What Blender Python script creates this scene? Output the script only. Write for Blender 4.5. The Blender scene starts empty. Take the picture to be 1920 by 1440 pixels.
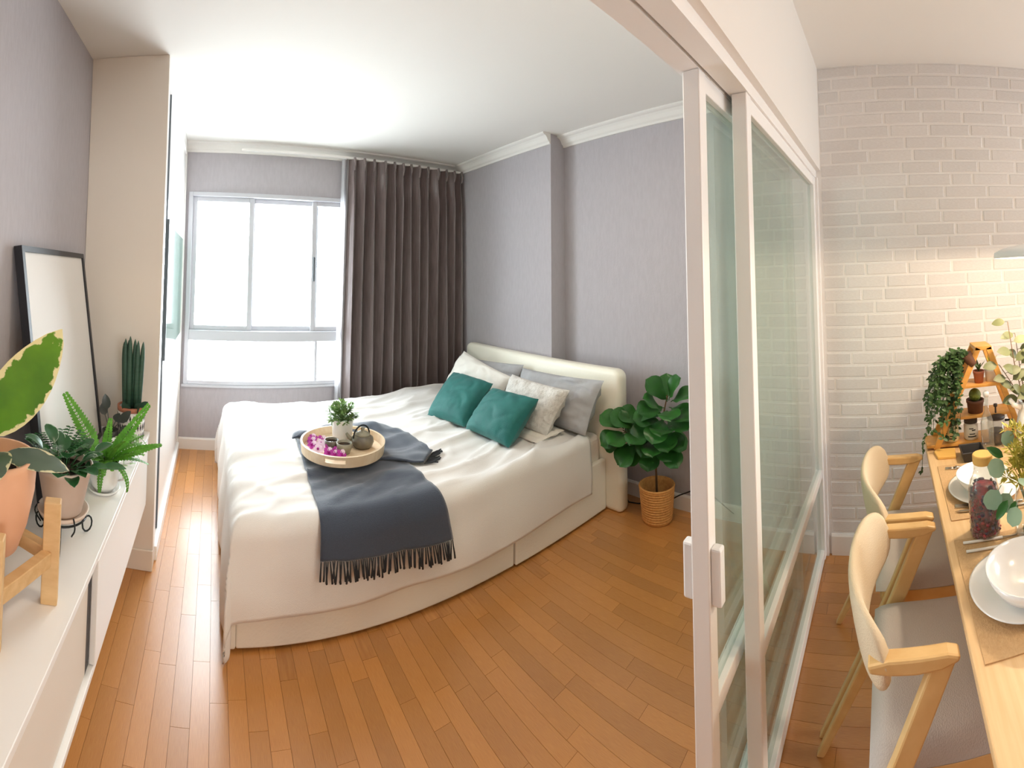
import bpy, math, random
from mathutils import Vector, Matrix, Quaternion, noise

random.seed(7)
PI = math.pi
scene = bpy.context.scene
C = scene.collection

# ------------------------------------------------------------------ camera
# The photograph is a phone panorama, so the lens is a cylindrical panorama too.
F, XL, YH = 801.8, 403.4, 482.6
EYE = Vector((0, 0, 1.55))
up = Vector((-.0306, -.0372, 1)).normalized()
fy = Vector((0, 1, 0)); fy = (fy - up * fy.dot(up)).normalized()
fx = fy.cross(up)
az = (960 - XL) / F
fw = fx * math.sin(az) + fy * math.cos(az)
rt = fw.cross(up)
cd = bpy.data.cameras.new('camera')
cam = bpy.data.objects.new('camera', cd); C.objects.link(cam)
cd.type = 'PANO'; cd.panorama_type = 'CENTRAL_CYLINDRICAL'
cd.central_cylindrical_range_u_min = -960 / F
cd.central_cylindrical_range_u_max = 960 / F
cd.central_cylindrical_range_v_min = -(1440 - YH) / F
cd.central_cylindrical_range_v_max = YH / F
cd.central_cylindrical_radius = 1.0
cd.clip_start = .01
M = Matrix((rt, up, -fw)).transposed().to_4x4(); M.translation = EYE
cam.matrix_world = M
scene.camera = cam

# ------------------------------------------------------------------ world and light
SKY = 17.0
w = bpy.data.worlds.new('sky'); scene.world = w; w.use_nodes = True
bg = w.node_tree.nodes['Background']
bg.inputs[0].default_value = (.90, .955, 1, 1); bg.inputs[1].default_value = SKY
scene.view_settings.view_transform = 'Standard'
scene.view_settings.look = 'None'
scene.view_settings.gamma = 1
scene.view_settings.use_curve_mapping = False
scene.view_settings.exposure = -0.02
scene.cycles.max_bounces = 10
scene.cycles.diffuse_bounces = 5
scene.cycles.transparent_max_bounces = 16
scene.cycles.sample_clamp_indirect = 6
scene.cycles.caustics_reflective = False
scene.cycles.caustics_refractive = False

def area_light(name, loc, rot, sx, sy, energy, col=(1, 1, 1), portal=False, shape='RECTANGLE'):
    l = bpy.data.lights.new(name, 'AREA'); l.shape = shape; l.size = sx
    if shape in ('RECTANGLE', 'ELLIPSE'): l.size_y = sy
    l.energy = energy; l.color = col
    if portal: l.cycles.is_portal = True
    o = bpy.data.objects.new(name, l); C.objects.link(o)
    o.location = loc; o.rotation_euler = rot
    return o
area_light('window_daylight_portal', (.49, 3.93, 1.42), (-PI / 2, 0, 0), 1.5, 1.75, 1, portal=True)
area_light('fill_daylight_portal', (1.8, -3.43, 1.5), (PI / 2, 0, 0), 1.1, 1.4, 1, portal=True)  # portal of the added window behind the viewer

# ------------------------------------------------------------------ materials
MATS = {}
def mat(name, col, rough=.6, metal=0, noise_col=None, nscale=20, nmix=.5, bump=0, bscale=60, stretch=None,
        spec=.5, sheen=0, trans=0, rand=0, coat=0, detail=4, sss=0, emit=None):
    m = bpy.data.materials.new(name); m.use_nodes = True
    nt = m.node_tree; N = nt.nodes; L = nt.links
    p = N['Principled BSDF']
    p.inputs['Base Color'].default_value = (*col, 1)
    p.inputs['Roughness'].default_value = rough
    p.inputs['Metallic'].default_value = metal
    p.inputs['Specular IOR Level'].default_value = spec
    if sheen: p.inputs['Sheen Weight'].default_value = sheen
    if coat:
        p.inputs['Coat Weight'].default_value = coat; p.inputs['Coat Roughness'].default_value = .12
    if sss:
        p.inputs['Subsurface Weight'].default_value = sss; p.inputs['Subsurface Radius'].default_value = (.01, .01, .005)
    tc = N.new('ShaderNodeTexCoord'); src = tc.outputs['Object']
    if stretch:
        mp = N.new('ShaderNodeMapping'); mp.inputs['Scale'].default_value = stretch
        L.new(src, mp.inputs['Vector']); src = mp.outputs['Vector']
    colout = None
    if noise_col:
        n = N.new('ShaderNodeTexNoise'); n.inputs['Scale'].default_value = nscale; n.inputs['Detail'].default_value = detail
        L.new(src, n.inputs['Vector'])
        r = N.new('ShaderNodeMapRange'); r.inputs[1].default_value = .35; r.inputs[2].default_value = .65
        r.inputs[4].default_value = nmix
        L.new(n.outputs['Fac'], r.inputs[0])
        mx = N.new('ShaderNodeMix'); mx.data_type = 'RGBA'
        mx.inputs[6].default_value = (*col, 1); mx.inputs[7].default_value = (*noise_col, 1)
        L.new(r.outputs[0], mx.inputs[0]); colout = mx.outputs[2]
    if rand:
        oi = N.new('ShaderNodeObjectInfo'); ge = N.new('ShaderNodeNewGeometry')
        ad = N.new('ShaderNodeMath'); ad.operation = 'ADD'
        L.new(oi.outputs['Random'], ad.inputs[0]); L.new(ge.outputs['Random Per Island'], ad.inputs[1])
        fr = N.new('ShaderNodeMath'); fr.operation = 'FRACT'; L.new(ad.outputs[0], fr.inputs[0])
        r2 = N.new('ShaderNodeMapRange'); r2.inputs[3].default_value = 1 - rand; r2.inputs[4].default_value = 1 + rand
        L.new(fr.outputs[0], r2.inputs[0])
        hs = N.new('ShaderNodeHueSaturation'); L.new(r2.outputs[0], hs.inputs['Value'])
        if colout: L.new(colout, hs.inputs['Color'])
        else: hs.inputs['Color'].default_value = (*col, 1)
        colout = hs.outputs[0]
    if colout: L.new(colout, p.inputs['Base Color'])
    if bump:
        n = N.new('ShaderNodeTexNoise'); n.inputs['Scale'].default_value = bscale; n.inputs['Detail'].default_value = 6
        L.new(src, n.inputs['Vector'])
        b = N.new('ShaderNodeBump'); b.inputs['Strength'].default_value = bump; b.inputs['Distance'].default_value = .01
        L.new(n.outputs['Fac'], b.inputs['Height']); L.new(b.outputs[0], p.inputs['Normal'])
    if trans:
        t = N.new('ShaderNodeBsdfTranslucent'); t.inputs[0].default_value = (*col, 1)
        if colout: L.new(colout, t.inputs[0])
        ms = N.new('ShaderNodeMixShader'); ms.inputs[0].default_value = trans
        L.new(p.outputs[0], ms.inputs[1]); L.new(t.outputs[0], ms.inputs[2])
        L.new(ms.outputs[0], N['Material Output'].inputs[0])
    if emit:
        p.inputs['Emission Color'].default_value = (*emit[:3], 1); p.inputs['Emission Strength'].default_value = emit[3]
    MATS[name] = m
    return m

def glassy(name, tint, haze, haze_col, rough=.05, gloss=.12):
    """thin pane: tinted see-through plus a little haze and reflection"""
    m = bpy.data.materials.new(name); m.use_nodes = True
    N = m.node_tree.nodes; L = m.node_tree.links; N.clear()
    out = N.new('ShaderNodeOutputMaterial')
    t = N.new('ShaderNodeBsdfTransparent'); t.inputs[0].default_value = (*tint, 1)
    d = N.new('ShaderNodeBsdfDiffuse'); d.inputs[0].default_value = (*haze_col, 1)
    g = N.new('ShaderNodeBsdfGlossy'); g.inputs['Roughness'].default_value = rough
    a = N.new('ShaderNodeMixShader'); a.inputs[0].default_value = haze
    L.new(t.outputs[0], a.inputs[1]); L.new(d.outputs[0], a.inputs[2])
    fr = N.new('ShaderNodeFresnel'); fr.inputs[0].default_value = 1.35
    b = N.new('ShaderNodeMixShader')
    sc_ = N.new('ShaderNodeMath'); sc_.operation = 'MULTIPLY'; sc_.inputs[1].default_value = gloss * 6
    L.new(fr.outputs[0], sc_.inputs[0]); sc_.use_clamp = True
    ge = N.new('ShaderNodeNewGeometry'); inv = N.new('ShaderNodeMath'); inv.operation = 'SUBTRACT'; inv.inputs[0].default_value = 1
    L.new(ge.outputs['Backfacing'], inv.inputs[1])
    fm = N.new('ShaderNodeMath'); fm.operation = 'MULTIPLY'; L.new(sc_.outputs[0], fm.inputs[0]); L.new(inv.outputs[0], fm.inputs[1])
    L.new(fm.outputs[0], b.inputs[0]); L.new(a.outputs[0], b.inputs[1]); L.new(g.outputs[0], b.inputs[2])
    L.new(b.outputs[0], out.inputs[0])
    MATS[name] = m
    return m

def S(r, g, b):
    f = lambda c: (c / 255 / 12.92) if c / 255 <= .04045 else ((c / 255 + .055) / 1.055) ** 2.4
    return (f(r), f(g), f(b))

mat('wallpaper', S(182, 177, 181), .8, noise_col=S(172, 166, 170), nscale=60, stretch=(1, 1, .25), bump=.15, bscale=250, nmix=.45)
mat('ceiling_paint', S(236, 233, 228), .9)
mat('white_paint', S(235, 231, 226), .45)
mat('cream_panel', S(225, 215, 203), .6)
mat('upvc', S(196, 196, 202), .35)
mat('brick_paint', S(229, 226, 224), .75, noise_col=S(219, 215, 212), nscale=14, nmix=.7, bump=.25, bscale=45, rand=.04)
mat('mortar_paint', S(236, 233, 230), .85, bump=.25, bscale=80)
mat('floor_wood', S(196, 138, 76), .32, noise_col=S(176, 114, 56), nscale=9, nmix=.75, stretch=(9, 1.2, 1), rand=.13, spec=.6, coat=.6)
MATS['floor_wood'].node_tree.nodes['Principled BSDF'].inputs['Coat Roughness'].default_value = .24
mat('floor_base', S(150, 92, 48), .5)
mat('birch', S(220, 184, 134), .5, noise_col=S(203, 163, 112), nscale=8, stretch=(1, 6, 6), nmix=.7)
mat('table_wood', S(226, 192, 145), .4, noise_col=S(214, 176, 126), nscale=6, stretch=(1, 14, 4), nmix=.7)
mat('chair_wood', S(226, 190, 132), .4, noise_col=S(212, 170, 110), nscale=8, stretch=(5, 2, 2), nmix=.6)
mat('pine', S(222, 164, 84), .5, noise_col=S(205, 142, 64), nscale=8, stretch=(4, 2, 4), nmix=.7)
mat('tray_wood', S(232, 210, 180), .45, noise_col=S(218, 190, 154), nscale=7, stretch=(2, 12, 2), nmix=.7)
mat('white_lacquer', S(238, 236, 233), .28)
mat('bedspread', S(232, 228, 224), .85, bump=.25, bscale=420, sheen=.1)
mat('sheet', S(232, 225, 215), .85, bump=.1, bscale=120)
mat('bed_leather', S(238, 233, 222), .45, bump=.12, bscale=90)
mat('head_leather', S(246, 242, 226), .42, bump=.1, bscale=90)
mat('throw_wool', S(54, 64, 82), .75, noise_col=S(43, 52, 68), nscale=180, bump=.3, bscale=300, sheen=.5)
mat('fringe_wool', S(48, 50, 55), .95)
mat('teal_velvet', S(14, 102, 96), .7, noise_col=S(8, 84, 82), nscale=12, sheen=.12, bump=.12, bscale=160)
mat('white_cotton', S(232, 228, 220), .85, bump=.12, bscale=40)
mat('grey_cotton', S(176, 176, 178), .85, noise_col=S(165, 164, 166), nscale=20, bump=.15, bscale=40)
mat('tufted_cotton', S(222, 218, 212), .9, noise_col=S(200, 195, 188), nscale=45, nmix=.8, bump=.9, bscale=70)
mat('curtain_cloth', S(134, 118, 116), .28, noise_col=S(108, 94, 93), nscale=30, stretch=(3, 3, .2), nmix=.8, sheen=.4, trans=.05, spec=.7)
mat('sheer_cloth', S(225, 225, 228), .8, trans=.5)
mat('black_wood', S(30, 31, 38), .4)
mat('paper', S(222, 218, 213), .55)
mat('terracotta', S(228, 176, 142), .75, noise_col=S(220, 166, 130), nscale=10)
mat('clay_grey', S(218, 200, 186), .65, noise_col=S(210, 192, 177), nscale=14)
mat('white_ceramic', S(238, 237, 235), .2, coat=.3)
mat('plate_glaze', S(240, 236, 230), .15, coat=.3)
mat('soil', S(44, 32, 24), 1, noise_col=S(70, 52, 38), nscale=120, bump=1, bscale=120)
mat('black_iron', S(38, 42, 42), .4, metal=.6)
mat('wicker', S(218, 156, 86), .7, noise_col=S(186, 122, 58), nscale=60, bump=.4, bscale=90)
mat('cable_black', S(25, 24, 26), .5)
mat('fig_leaf', S(52, 108, 42), .35, noise_col=S(32, 78, 32), nscale=14, trans=.12, rand=.2)
mat('fern_leaf', S(98, 158, 52), .5, noise_col=S(70, 130, 40), nscale=30, trans=.25, rand=.15)
mat('pep_leaf', S(54, 104, 58), .25, noise_col=S(36, 82, 46), nscale=30, trans=.08, rand=.25)
mat('snake_leaf', S(52, 84, 66), .5, noise_col=S(36, 62, 50), nscale=20, stretch=(1, 1, 8))
mat('zz_leaf', S(66, 70, 66), .35, noise_col=S(48, 52, 50), nscale=20)
mat('trail_leaf', S(120, 165, 90), .45, noise_col=S(170, 195, 140), nscale=40, rand=.2)
mat('ivy_leaf', S(74, 104, 56), .5, noise_col=S(48, 78, 40), nscale=50, rand=.3, trans=.1)
mat('euc_leaf', S(150, 180, 155), .55, noise_col=S(128, 162, 138), nscale=20, rand=.15, trans=.2)
mat('olive_leaf', S(120, 128, 88), .5, noise_col=S(104, 104, 66), nscale=20, rand=.2, trans=.2)
mat('yellow_filler', S(190, 178, 70), .6, noise_col=S(150, 155, 66), nscale=40, rand=.25, trans=.2)
mat('boxwood', S(112, 148, 84), .5, noise_col=S(168, 190, 130), nscale=60, rand=.35, trans=.15)
mat('cactus_skin', S(110, 124, 44), .5, bump=.5, bscale=80)
mat('stem_green', S(110, 120, 60), .6)
mat('stem_brown', S(110, 78, 48), .7)
mat('orchid_purple', S(172, 28, 150), .5, noise_col=S(200, 80, 185), nscale=60, trans=.2, rand=.2)
mat('orchid_white', S(238, 214, 236), .5, trans=.2)
mat('stoneware', S(96, 90, 82), .35, noise_col=S(128, 120, 100), nscale=18, nmix=.8)
mat('stoneware_pale', S(150, 146, 128), .4, noise_col=S(120, 114, 98), nscale=18)
mat('tea_liquid', S(40, 18, 12), .08)
mat('dark_ceramic', S(52, 50, 50), .45)
mat('steel', S(190, 180, 165), .3, metal=1)
mat('handle_white', S(236, 230, 222), .35)
mat('placemat', S(205, 168, 122), .7, noise_col=S(190, 152, 106), nscale=120, bump=.3, bscale=200)
mat('bamboo_lid', S(226, 178, 96), .5)
mat('seat_fabric', S(198, 190, 184), .9, bump=.3, bscale=300)
mat('back_fabric', S(222, 205, 176), .9, bump=.3, bscale=300)
mat('lamp_enamel', S(246, 248, 248), .3)
mat('bulb_glass', S(255, 240, 215), .4, emit=(1, .90, .76, 3))
mat('ceiling_diffuser', S(255, 240, 220), .5, emit=(1, .86, .68, 6))
mat('door_frame', S(242, 240, 238), .4)
mat('dark_profile', S(86, 92, 98), .35)
mat('label_cream', S(226, 214, 170), .6)
mat('label_white', S(232, 226, 214), .6)
mat('ink', S(40, 38, 36), .7)
mat('jar_lid', S(60, 48, 42), .5)
mat('brown_pot', S(104, 66, 46), .7)
mat('coffee', S(70, 44, 34), .4)
mat('dried_petal', S(165, 34, 44), .5, noise_col=S(70, 18, 34), nscale=40, nmix=.9, rand=.6)
mat('dried_dark', S(58, 36, 58), .4, rand=.5)
mat('pattern_black', S(30, 30, 34), .5)
mat('pot_band', S(228, 224, 220), .4)
mat('pot_rim_clay', S(176, 110, 84), .7)
mat('plastic_white', S(238, 238, 238), .3)
glassy('window_glass', (.96, .98, .98), .0, (1, 1, 1), gloss=.08)
glassy('partition_glass', (.81, .875, .84), .19, S(212, 222, 214), rough=.03, gloss=.3)
glassy('wardrobe_glass', (.55, .68, .62), .55, S(150, 182, 170), rough=.08, gloss=.2)
glassy('clear_glass', (.94, .95, .94), .05, (.9, .9, .9), gloss=.4)

# rubber plant leaf: green centre, cream margin with a ragged border
def variegated(name, green, green2, cream, lo, hi):
    m = mat(name, green, .3, noise_col=green2, nscale=6, nmix=.8, trans=.12)
    N = m.node_tree.nodes; L = m.node_tree.links; p = N['Principled BSDF']
    base = p.inputs['Base Color'].links[0].from_socket
    at = N.new('ShaderNodeAttribute'); at.attribute_name = 'leaf_edge'
    n = N.new('ShaderNodeTexNoise'); n.inputs['Scale'].default_value = 38; n.inputs['Detail'].default_value = 4
    tc = N.new('ShaderNodeTexCoord'); L.new(tc.outputs['Object'], n.inputs['Vector'])
    mm = N.new('ShaderNodeMath'); mm.operation = 'MULTIPLY_ADD'; mm.inputs[1].default_value = .9
    L.new(n.outputs['Fac'], mm.inputs[0]); L.new(at.outputs['Fac'], mm.inputs[2])
    r = N.new('ShaderNodeMapRange'); r.inputs[1].default_value = lo; r.inputs[2].default_value = hi
    L.new(mm.outputs[0], r.inputs[0])
    mx = N.new('ShaderNodeMix'); mx.data_type = 'RGBA'; mx.inputs[7].default_value = (*cream, 1)
    L.new(r.outputs[0], mx.inputs[0]); L.new(base, mx.inputs[6]); L.new(mx.outputs[2], p.inputs['Base Color'])
    for n_ in N:
        if n_.type == 'BSDF_TRANSLUCENT': L.new(mx.outputs[2], n_.inputs[0])
variegated('tineke_leaf', S(108, 160, 48), S(66, 112, 40), S(236, 226, 170), 1.27, 1.33)
variegated('tineke_dark', S(82, 100, 84), S(100, 116, 100), S(214, 208, 170), 1.32, 1.38)
variegated('pep_margin', S(48, 98, 56), S(36, 82, 46), S(205, 225, 205), 1.35, 1.5)

# ------------------------------------------------------------------ mesh helpers
class MB:
    def __init__(s): s.v = []; s.f = []; s.e = []; s.edge = []
    def add(s, vs, fs):
        o = len(s.v); s.v += [Vector(p) for p in vs]; s.f += [tuple(i + o for i in f) for f in fs]
        return s
    def box(s, lo, hi):
        (a, b, c), (d, e, f) = lo, hi
        return s.add([(a, b, c), (d, b, c), (d, e, c), (a, e, c), (a, b, f), (d, b, f), (d, e, f), (a, e, f)],
                     [(3, 2, 1, 0), (4, 5, 6, 7), (0, 1, 5, 4), (1, 2, 6, 5), (2, 3, 7, 6), (3, 0, 4, 7)])
    def bar(s, p, q, wx, wy, side=(1, 0, 0), w2=None):
        """square-section bar from p to q; wx across 'side', wy across the other"""
        p = Vector(p); q = Vector(q); d = (q - p).normalized(); sd = Vector(side)
        sd = (sd - d * sd.dot(d)).normalized(); t = d.cross(sd)
        vs = []
        for c, k in ((p, 1), (q, w2 or 1)):
            for a, b in ((-1, -1), (1, -1), (1, 1), (-1, 1)): vs.append(c + sd * a * wx / 2 * k + t * b * wy / 2 * k)
        return s.add(vs, [(3, 2, 1, 0), (4, 5, 6, 7), (0, 1, 5, 4), (1, 2, 6, 5), (2, 3, 7, 6), (3, 0, 4, 7)])
    def prism(s, poly, x0, x1):
        """poly in (y,z), pushed along x"""
        n = len(poly)
        vs = [(x0, *p) for p in poly] + [(x1, *p) for p in poly]
        fs = [tuple(range(n))[::-1], tuple(range(n, 2 * n))] + [(i, (i + 1) % n, n + (i + 1) % n, n + i) for i in range(n)]
        return s.add(vs, fs)
    def lathe(s, prof, c=(0, 0, 0), seg=32, close=True, sx=1, sy=1):
        """prof: (r,z) from bottom to top; r=0 collapses"""
        vs = []; fs = []; c = Vector(c); idx = []
        for r, z in prof:
            if r < 1e-6: idx.append([len(vs)]); vs.append(c + Vector((0, 0, z)))
            else:
                idx.append(list(range(len(vs), len(vs) + seg)))
                for i in range(seg):
                    a = 2 * PI * i / seg; vs.append(c + Vector((r * math.cos(a) * sx, r * math.sin(a) * sy, z)))
        for a, b in zip(idx, idx[1:]):
            for i in range(seg):
                j = (i + 1) % seg
                if len(a) == 1 and len(b) == 1: continue
                if len(a) == 1: fs.append((a[0], b[j], b[i]))
                elif len(b) == 1: fs.append((a[i], a[j], b[0]))
                else: fs.append((a[i], a[j], b[j], b[i]))
        return s.add(vs, fs)
    def tube(s, pts, r, seg=8, taper=None, cap=True):
        pts = [Vector(p) for p in pts]; n = len(pts); vs = []; fs = []
        t0 = (pts[1] - pts[0]).normalized(); ref = Vector((0, 0, 1)) if abs(t0.z) < .9 else Vector((1, 0, 0))
        u = t0.cross(ref).normalized()
        for k, p in enumerate(pts):
            t = (pts[min(k + 1, n - 1)] - pts[max(k - 1, 0)]).normalized()
            u = (u - t * u.dot(t)).normalized(); v = t.cross(u)
            rr = r[k] if isinstance(r, (list, tuple)) else (r if taper is None else r + (taper - r) * k / (n - 1))
            for i in range(seg):
                a = 2 * PI * i / seg; vs.append(p + (u * math.cos(a) + v * math.sin(a)) * rr)
        for k in range(n - 1):
            for i in range(seg):
                j = (i + 1) % seg
                fs.append((k * seg + i, k * seg + j, (k + 1) * seg + j, (k + 1) * seg + i))
        if cap:
            fs.append(tuple(range(seg))[::-1]); fs.append(tuple(range((n - 1) * seg, n * seg)))
        return s.add(vs, fs)
    def grid(s, fn, nu, nv, closed=False):
        vs = [fn(i / nu, j / nv) for j in range(nv + 1) for i in range(nu + 1)]
        fs = [(j * (nu + 1) + i, j * (nu + 1) + i + 1, (j + 1) * (nu + 1) + i + 1, (j + 1) * (nu + 1) + i) for j in range(nv) for i in range(nu)]
        return s.add(vs, fs)
    def ellipsoid(s, c, r, seg=12, rings=8):
        prof = [(math.sin(PI * k / rings), -math.cos(PI * k / rings)) for k in range(rings + 1)]
        prof[0] = (0, -1); prof[-1] = (0, 1)
        m = MB().lathe(prof, seg=seg)
        return s.add([Vector((v.x * r[0], v.y * r[1], v.z * r[2])) + Vector(c) for v in m.v], m.f)
    def leaf(s, base, d, nrm, L, W, bend=.4, fold=.25, shape='oval', nu=7, nv=4, wave=0, petiole=0, r_pet=.002):
        """one blade starting at base, growing along d, its upper side towards nrm"""
        base = Vector(base); d = Vector(d).normalized(); nrm = Vector(nrm)
        if petiole:
            e = base + d * petiole
            s.tube([base, (base + e) / 2, e], r_pet, seg=5); s.edge += [0] * 15; base = e
        nrm = nrm - d * nrm.dot(d)
        if nrm.length < 1e-4: nrm = Vector((.3, .2, 1)) - d * d.dot(Vector((.3, .2, 1)))
        nrm.normalize(); sd = d.cross(nrm)
        vs = []; pos = base.copy(); step = L / nu
        for i in range(nu + 1):
            t = i / nu
            if shape == 'oval': ww = max(math.sin(PI * min(1, t ** .85)), 0) ** .7
            elif shape == 'fiddle': ww = max(0, math.sin(PI * t ** 1.25)) ** .6 * (.75 + .35 * t)
            elif shape == 'lance': ww = max(0, math.sin(PI * t ** .7)) ** .9
            elif shape == 'round': ww = math.sqrt(max(0, 1 - (2 * t - 1) ** 2)) ** .9
            else: ww = math.sin(PI * t)
            ww = max(ww, .02) * W / 2
            a = bend * t; cd_ = d * math.cos(a) - nrm * math.sin(a); cn = nrm * math.cos(a) + d * math.sin(a)
            for j in range(nv + 1):
                q = 2 * j / nv - 1
                vs.append(pos + sd * q * ww + cn * (abs(q) * ww * fold + wave * W * math.sin(9 * t + q * 2) * abs(q)))
                s.edge.append(max(abs(q), 1 - 2.2 * (1 - t) if t > .6 else 0) if ww > W * .06 else 1)
            pos = pos + cd_ * step
        fs = [(i * (nv + 1) + j, i * (nv + 1) + j + 1, (i + 1) * (nv + 1) + j + 1, (i + 1) * (nv + 1) + j) for i in range(nu) for j in range(nv)]
        return s.add(vs, fs)
    def mesh(s, name, m, smooth=False):
        me = bpy.data.meshes.new(name)
        me.from_pydata([tuple(p) for p in s.v], [], s.f)
        if s.edge and len(s.edge) == len(s.v):
            at = me.attributes.new('leaf_edge', 'FLOAT', 'POINT'); at.data.foreach_set('value', s.edge)
        if m: me.materials.append(MATS[m] if isinstance(m, str) else m)
        if smooth: me.polygons.foreach_set('use_smooth', [True] * len(me.polygons))
        me.update()
        return me
    def build(s, name, m, parent=None, smooth=False, bevel=0, solid=0, subsurf=0, auto=False):
        """links the collected shape as one object; coordinates given in the world"""
        off = Vector((0, 0, 0))
        if parent is not None:
            p = parent
            while p: off += p.location; p = p.parent
        else:
            lo = [min(v[k] for v in s.v) for k in range(3)]; hi = [max(v[k] for v in s.v) for k in range(3)]
            off = Vector(((lo[0] + hi[0]) / 2, (lo[1] + hi[1]) / 2, lo[2]))
        s.v = [v - off for v in s.v]
        o = bpy.data.objects.new(name, s.mesh(name, m, smooth)); C.objects.link(o)
        if parent is not None: o.parent = parent
        else: o.location = off
        if solid:
            md = o.modifiers.new('solid', 'SOLIDIFY'); md.thickness = solid; md.offset = 0
        if bevel:
            md = o.modifiers.new('bevel', 'BEVEL'); md.width = bevel; md.segments = 2; md.limit_method = 'ANGLE'; md.angle_limit = .7
        if subsurf:
            md = o.modifiers.new('sub', 'SUBSURF'); md.levels = subsurf; md.render_levels = subsurf
        return o

def tag(o, label=None, cat=None, group=None, kind=None):
    if label: o['label'] = label
    if cat: o['category'] = cat
    if group: o['group'] = group
    if kind: o['kind'] = kind
    return o
def thing(name, label, cat, loc, group=None):
    o = bpy.data.objects.new(name, None); C.objects.link(o); o.location = loc; o.empty_display_size = .05
    return tag(o, label, cat, group)
def struct(name, mb, m, label, **k): return tag(mb.build(name, m, **k), label, None, None, 'structure')
def copy_tree(o, parent=None):
    c = o.copy(); C.objects.link(c); c.parent = parent
    for ch in list(o.children): copy_tree(ch, c)
    return c
def piece(name, me, loc, parent, scale=(1, 1, 1), rz=0):
    o = bpy.data.objects.new(name, me); C.objects.link(o); o.parent = parent
    o.location = Vector(loc) - parent.location; o.scale = scale; o.rotation_euler[2] = rz
    return o
def nz(x, y, z=0): return noise.noise(Vector((x, y, z)))
def rv(a, b): return random.uniform(a, b)

# ------------------------------------------------------------------ room
XW, XB, XH, XP = -.71, 2.39, 2.58, 2.42      # left wall, brick wall, wall beside the bed, wall behind the bed
YW, YD, YK = 3.82, .42, -3.3                 # window wall, partition, wall behind the viewer
ZC = 2.72

# floor of narrow wooden strips
fl = struct('floor', MB().box((XW - .1, YK - .1, -.06), (XH + .15, YW + .15, -.0025)), 'floor_base', 'glossy orange-brown wooden strip floor')
SW, SL = .067, .42
strip_me = MB().add([(-.5 + .002, -.5 + .0004, 0), (.5 - .002, -.5 + .0004, 0), (.5 - .002, .5 - .0004, 0), (-.5 + .002, .5 - .0004, 0),
                     (-.5 + .009, -.5 + .0014, 1), (.5 - .009, -.5 + .0014, 1), (.5 - .009, .5 - .0014, 1), (-.5 + .009, .5 - .0014, 1)],
                    [(4, 5, 6, 7), (0, 1, 5, 4), (1, 2, 6, 5), (2, 3, 7, 6), (3, 0, 4, 7)]).mesh('plank', 'floor_wood')
strips = []
nx = int((XH + .02 - XW) / SW) + 1
for i in range(nx):
    x = XW + (i + .5) * SW; y = YK - rv(0, SL)
    while y < YW:
        ln = SL * random.choice((.8, 1, 1, 1.15)); a, b = max(y, YK), min(y + ln, YW); y += ln
        if b - a > .02: strips.append((x, (a + b) / 2, b - a))
def strip_score(p):
    x, y, l = p
    if .05 < x < 2.4 and 1.85 < y < 3.5: return 99
    if x < -.3 and y > 2.35: return 98
    r = math.hypot(x, y); a = math.atan2(x, y)
    if not (-.62 < a < 1.95) or r < .95: return 50 + r
    if y < -.2 : return 20 + r
    return r
strips.sort(key=strip_score)
for x, y, l in strips[:300]: piece('plank', strip_me, (x, y, -.0025), fl, (SW, l, .0025))
rest = MB()
for x, y, l in strips[300:]:
    rest.add([(v.co.x * SW + x, v.co.y * l + y, v.co.z * .0025 - .0025) for v in strip_me.vertices], [tuple(p.vertices) for p in strip_me.polygons])
tag(rest.build('far_planks', 'floor_wood', fl), kind='stuff')

struct('ceiling', MB().box((XW - .1, YK - .1, ZC), (XH + .15, YW + .15, ZC + .08)), 'ceiling_paint', 'white painted ceiling')

# window wall with its opening
WX0, WX1, WZ0, WZ1 = -.255, 1.24, .57, 2.275
m = MB()
m.box((XW - .1, YW, 0), (WX0, YW + .15, ZC)); m.box((WX1, YW, 0), (XH + .15, YW + .15, ZC))
m.box((WX0, YW, 0), (WX1, YW + .15, WZ0)); m.box((WX0, YW, WZ1), (WX1, YW + .15, ZC))
struct('wall_window', m, 'wallpaper', 'grey-violet papered wall around the bright window')
m = MB().box((XP, 2.42, 0), (XH + .15, YW, ZC))
struct('wall_headboard', m, 'wallpaper', 'grey papered projecting wall behind the white headboard')
m = MB().box((XH, .5, 0), (XH + .15, 2.42, ZC))
struct('wall_right', m, 'wallpaper', 'grey papered wall behind the fig tree')
struct('wall_left', MB().box((XW - .1, YK, 0), (XW, YW, ZC)), 'wallpaper', 'dark grey papered wall behind the black picture frame')
BX_, BX2_, BZ_, BZ2_ = 1.25, 2.35, .8, 2.2
m = MB()
m.box((XW, YK - .1, 0), (BX_, YK, ZC)); m.box((BX2_, YK - .1, 0), (XH + .15, YK, ZC)); m.box((BX_, YK - .1, BZ2_), (BX2_, YK, ZC))
m.box((BX_, YK - .1, 0), (BX2_, YK, BZ_))
struct('wall_back', m, 'ceiling_paint', 'white wall behind the viewer around the added window')

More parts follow.
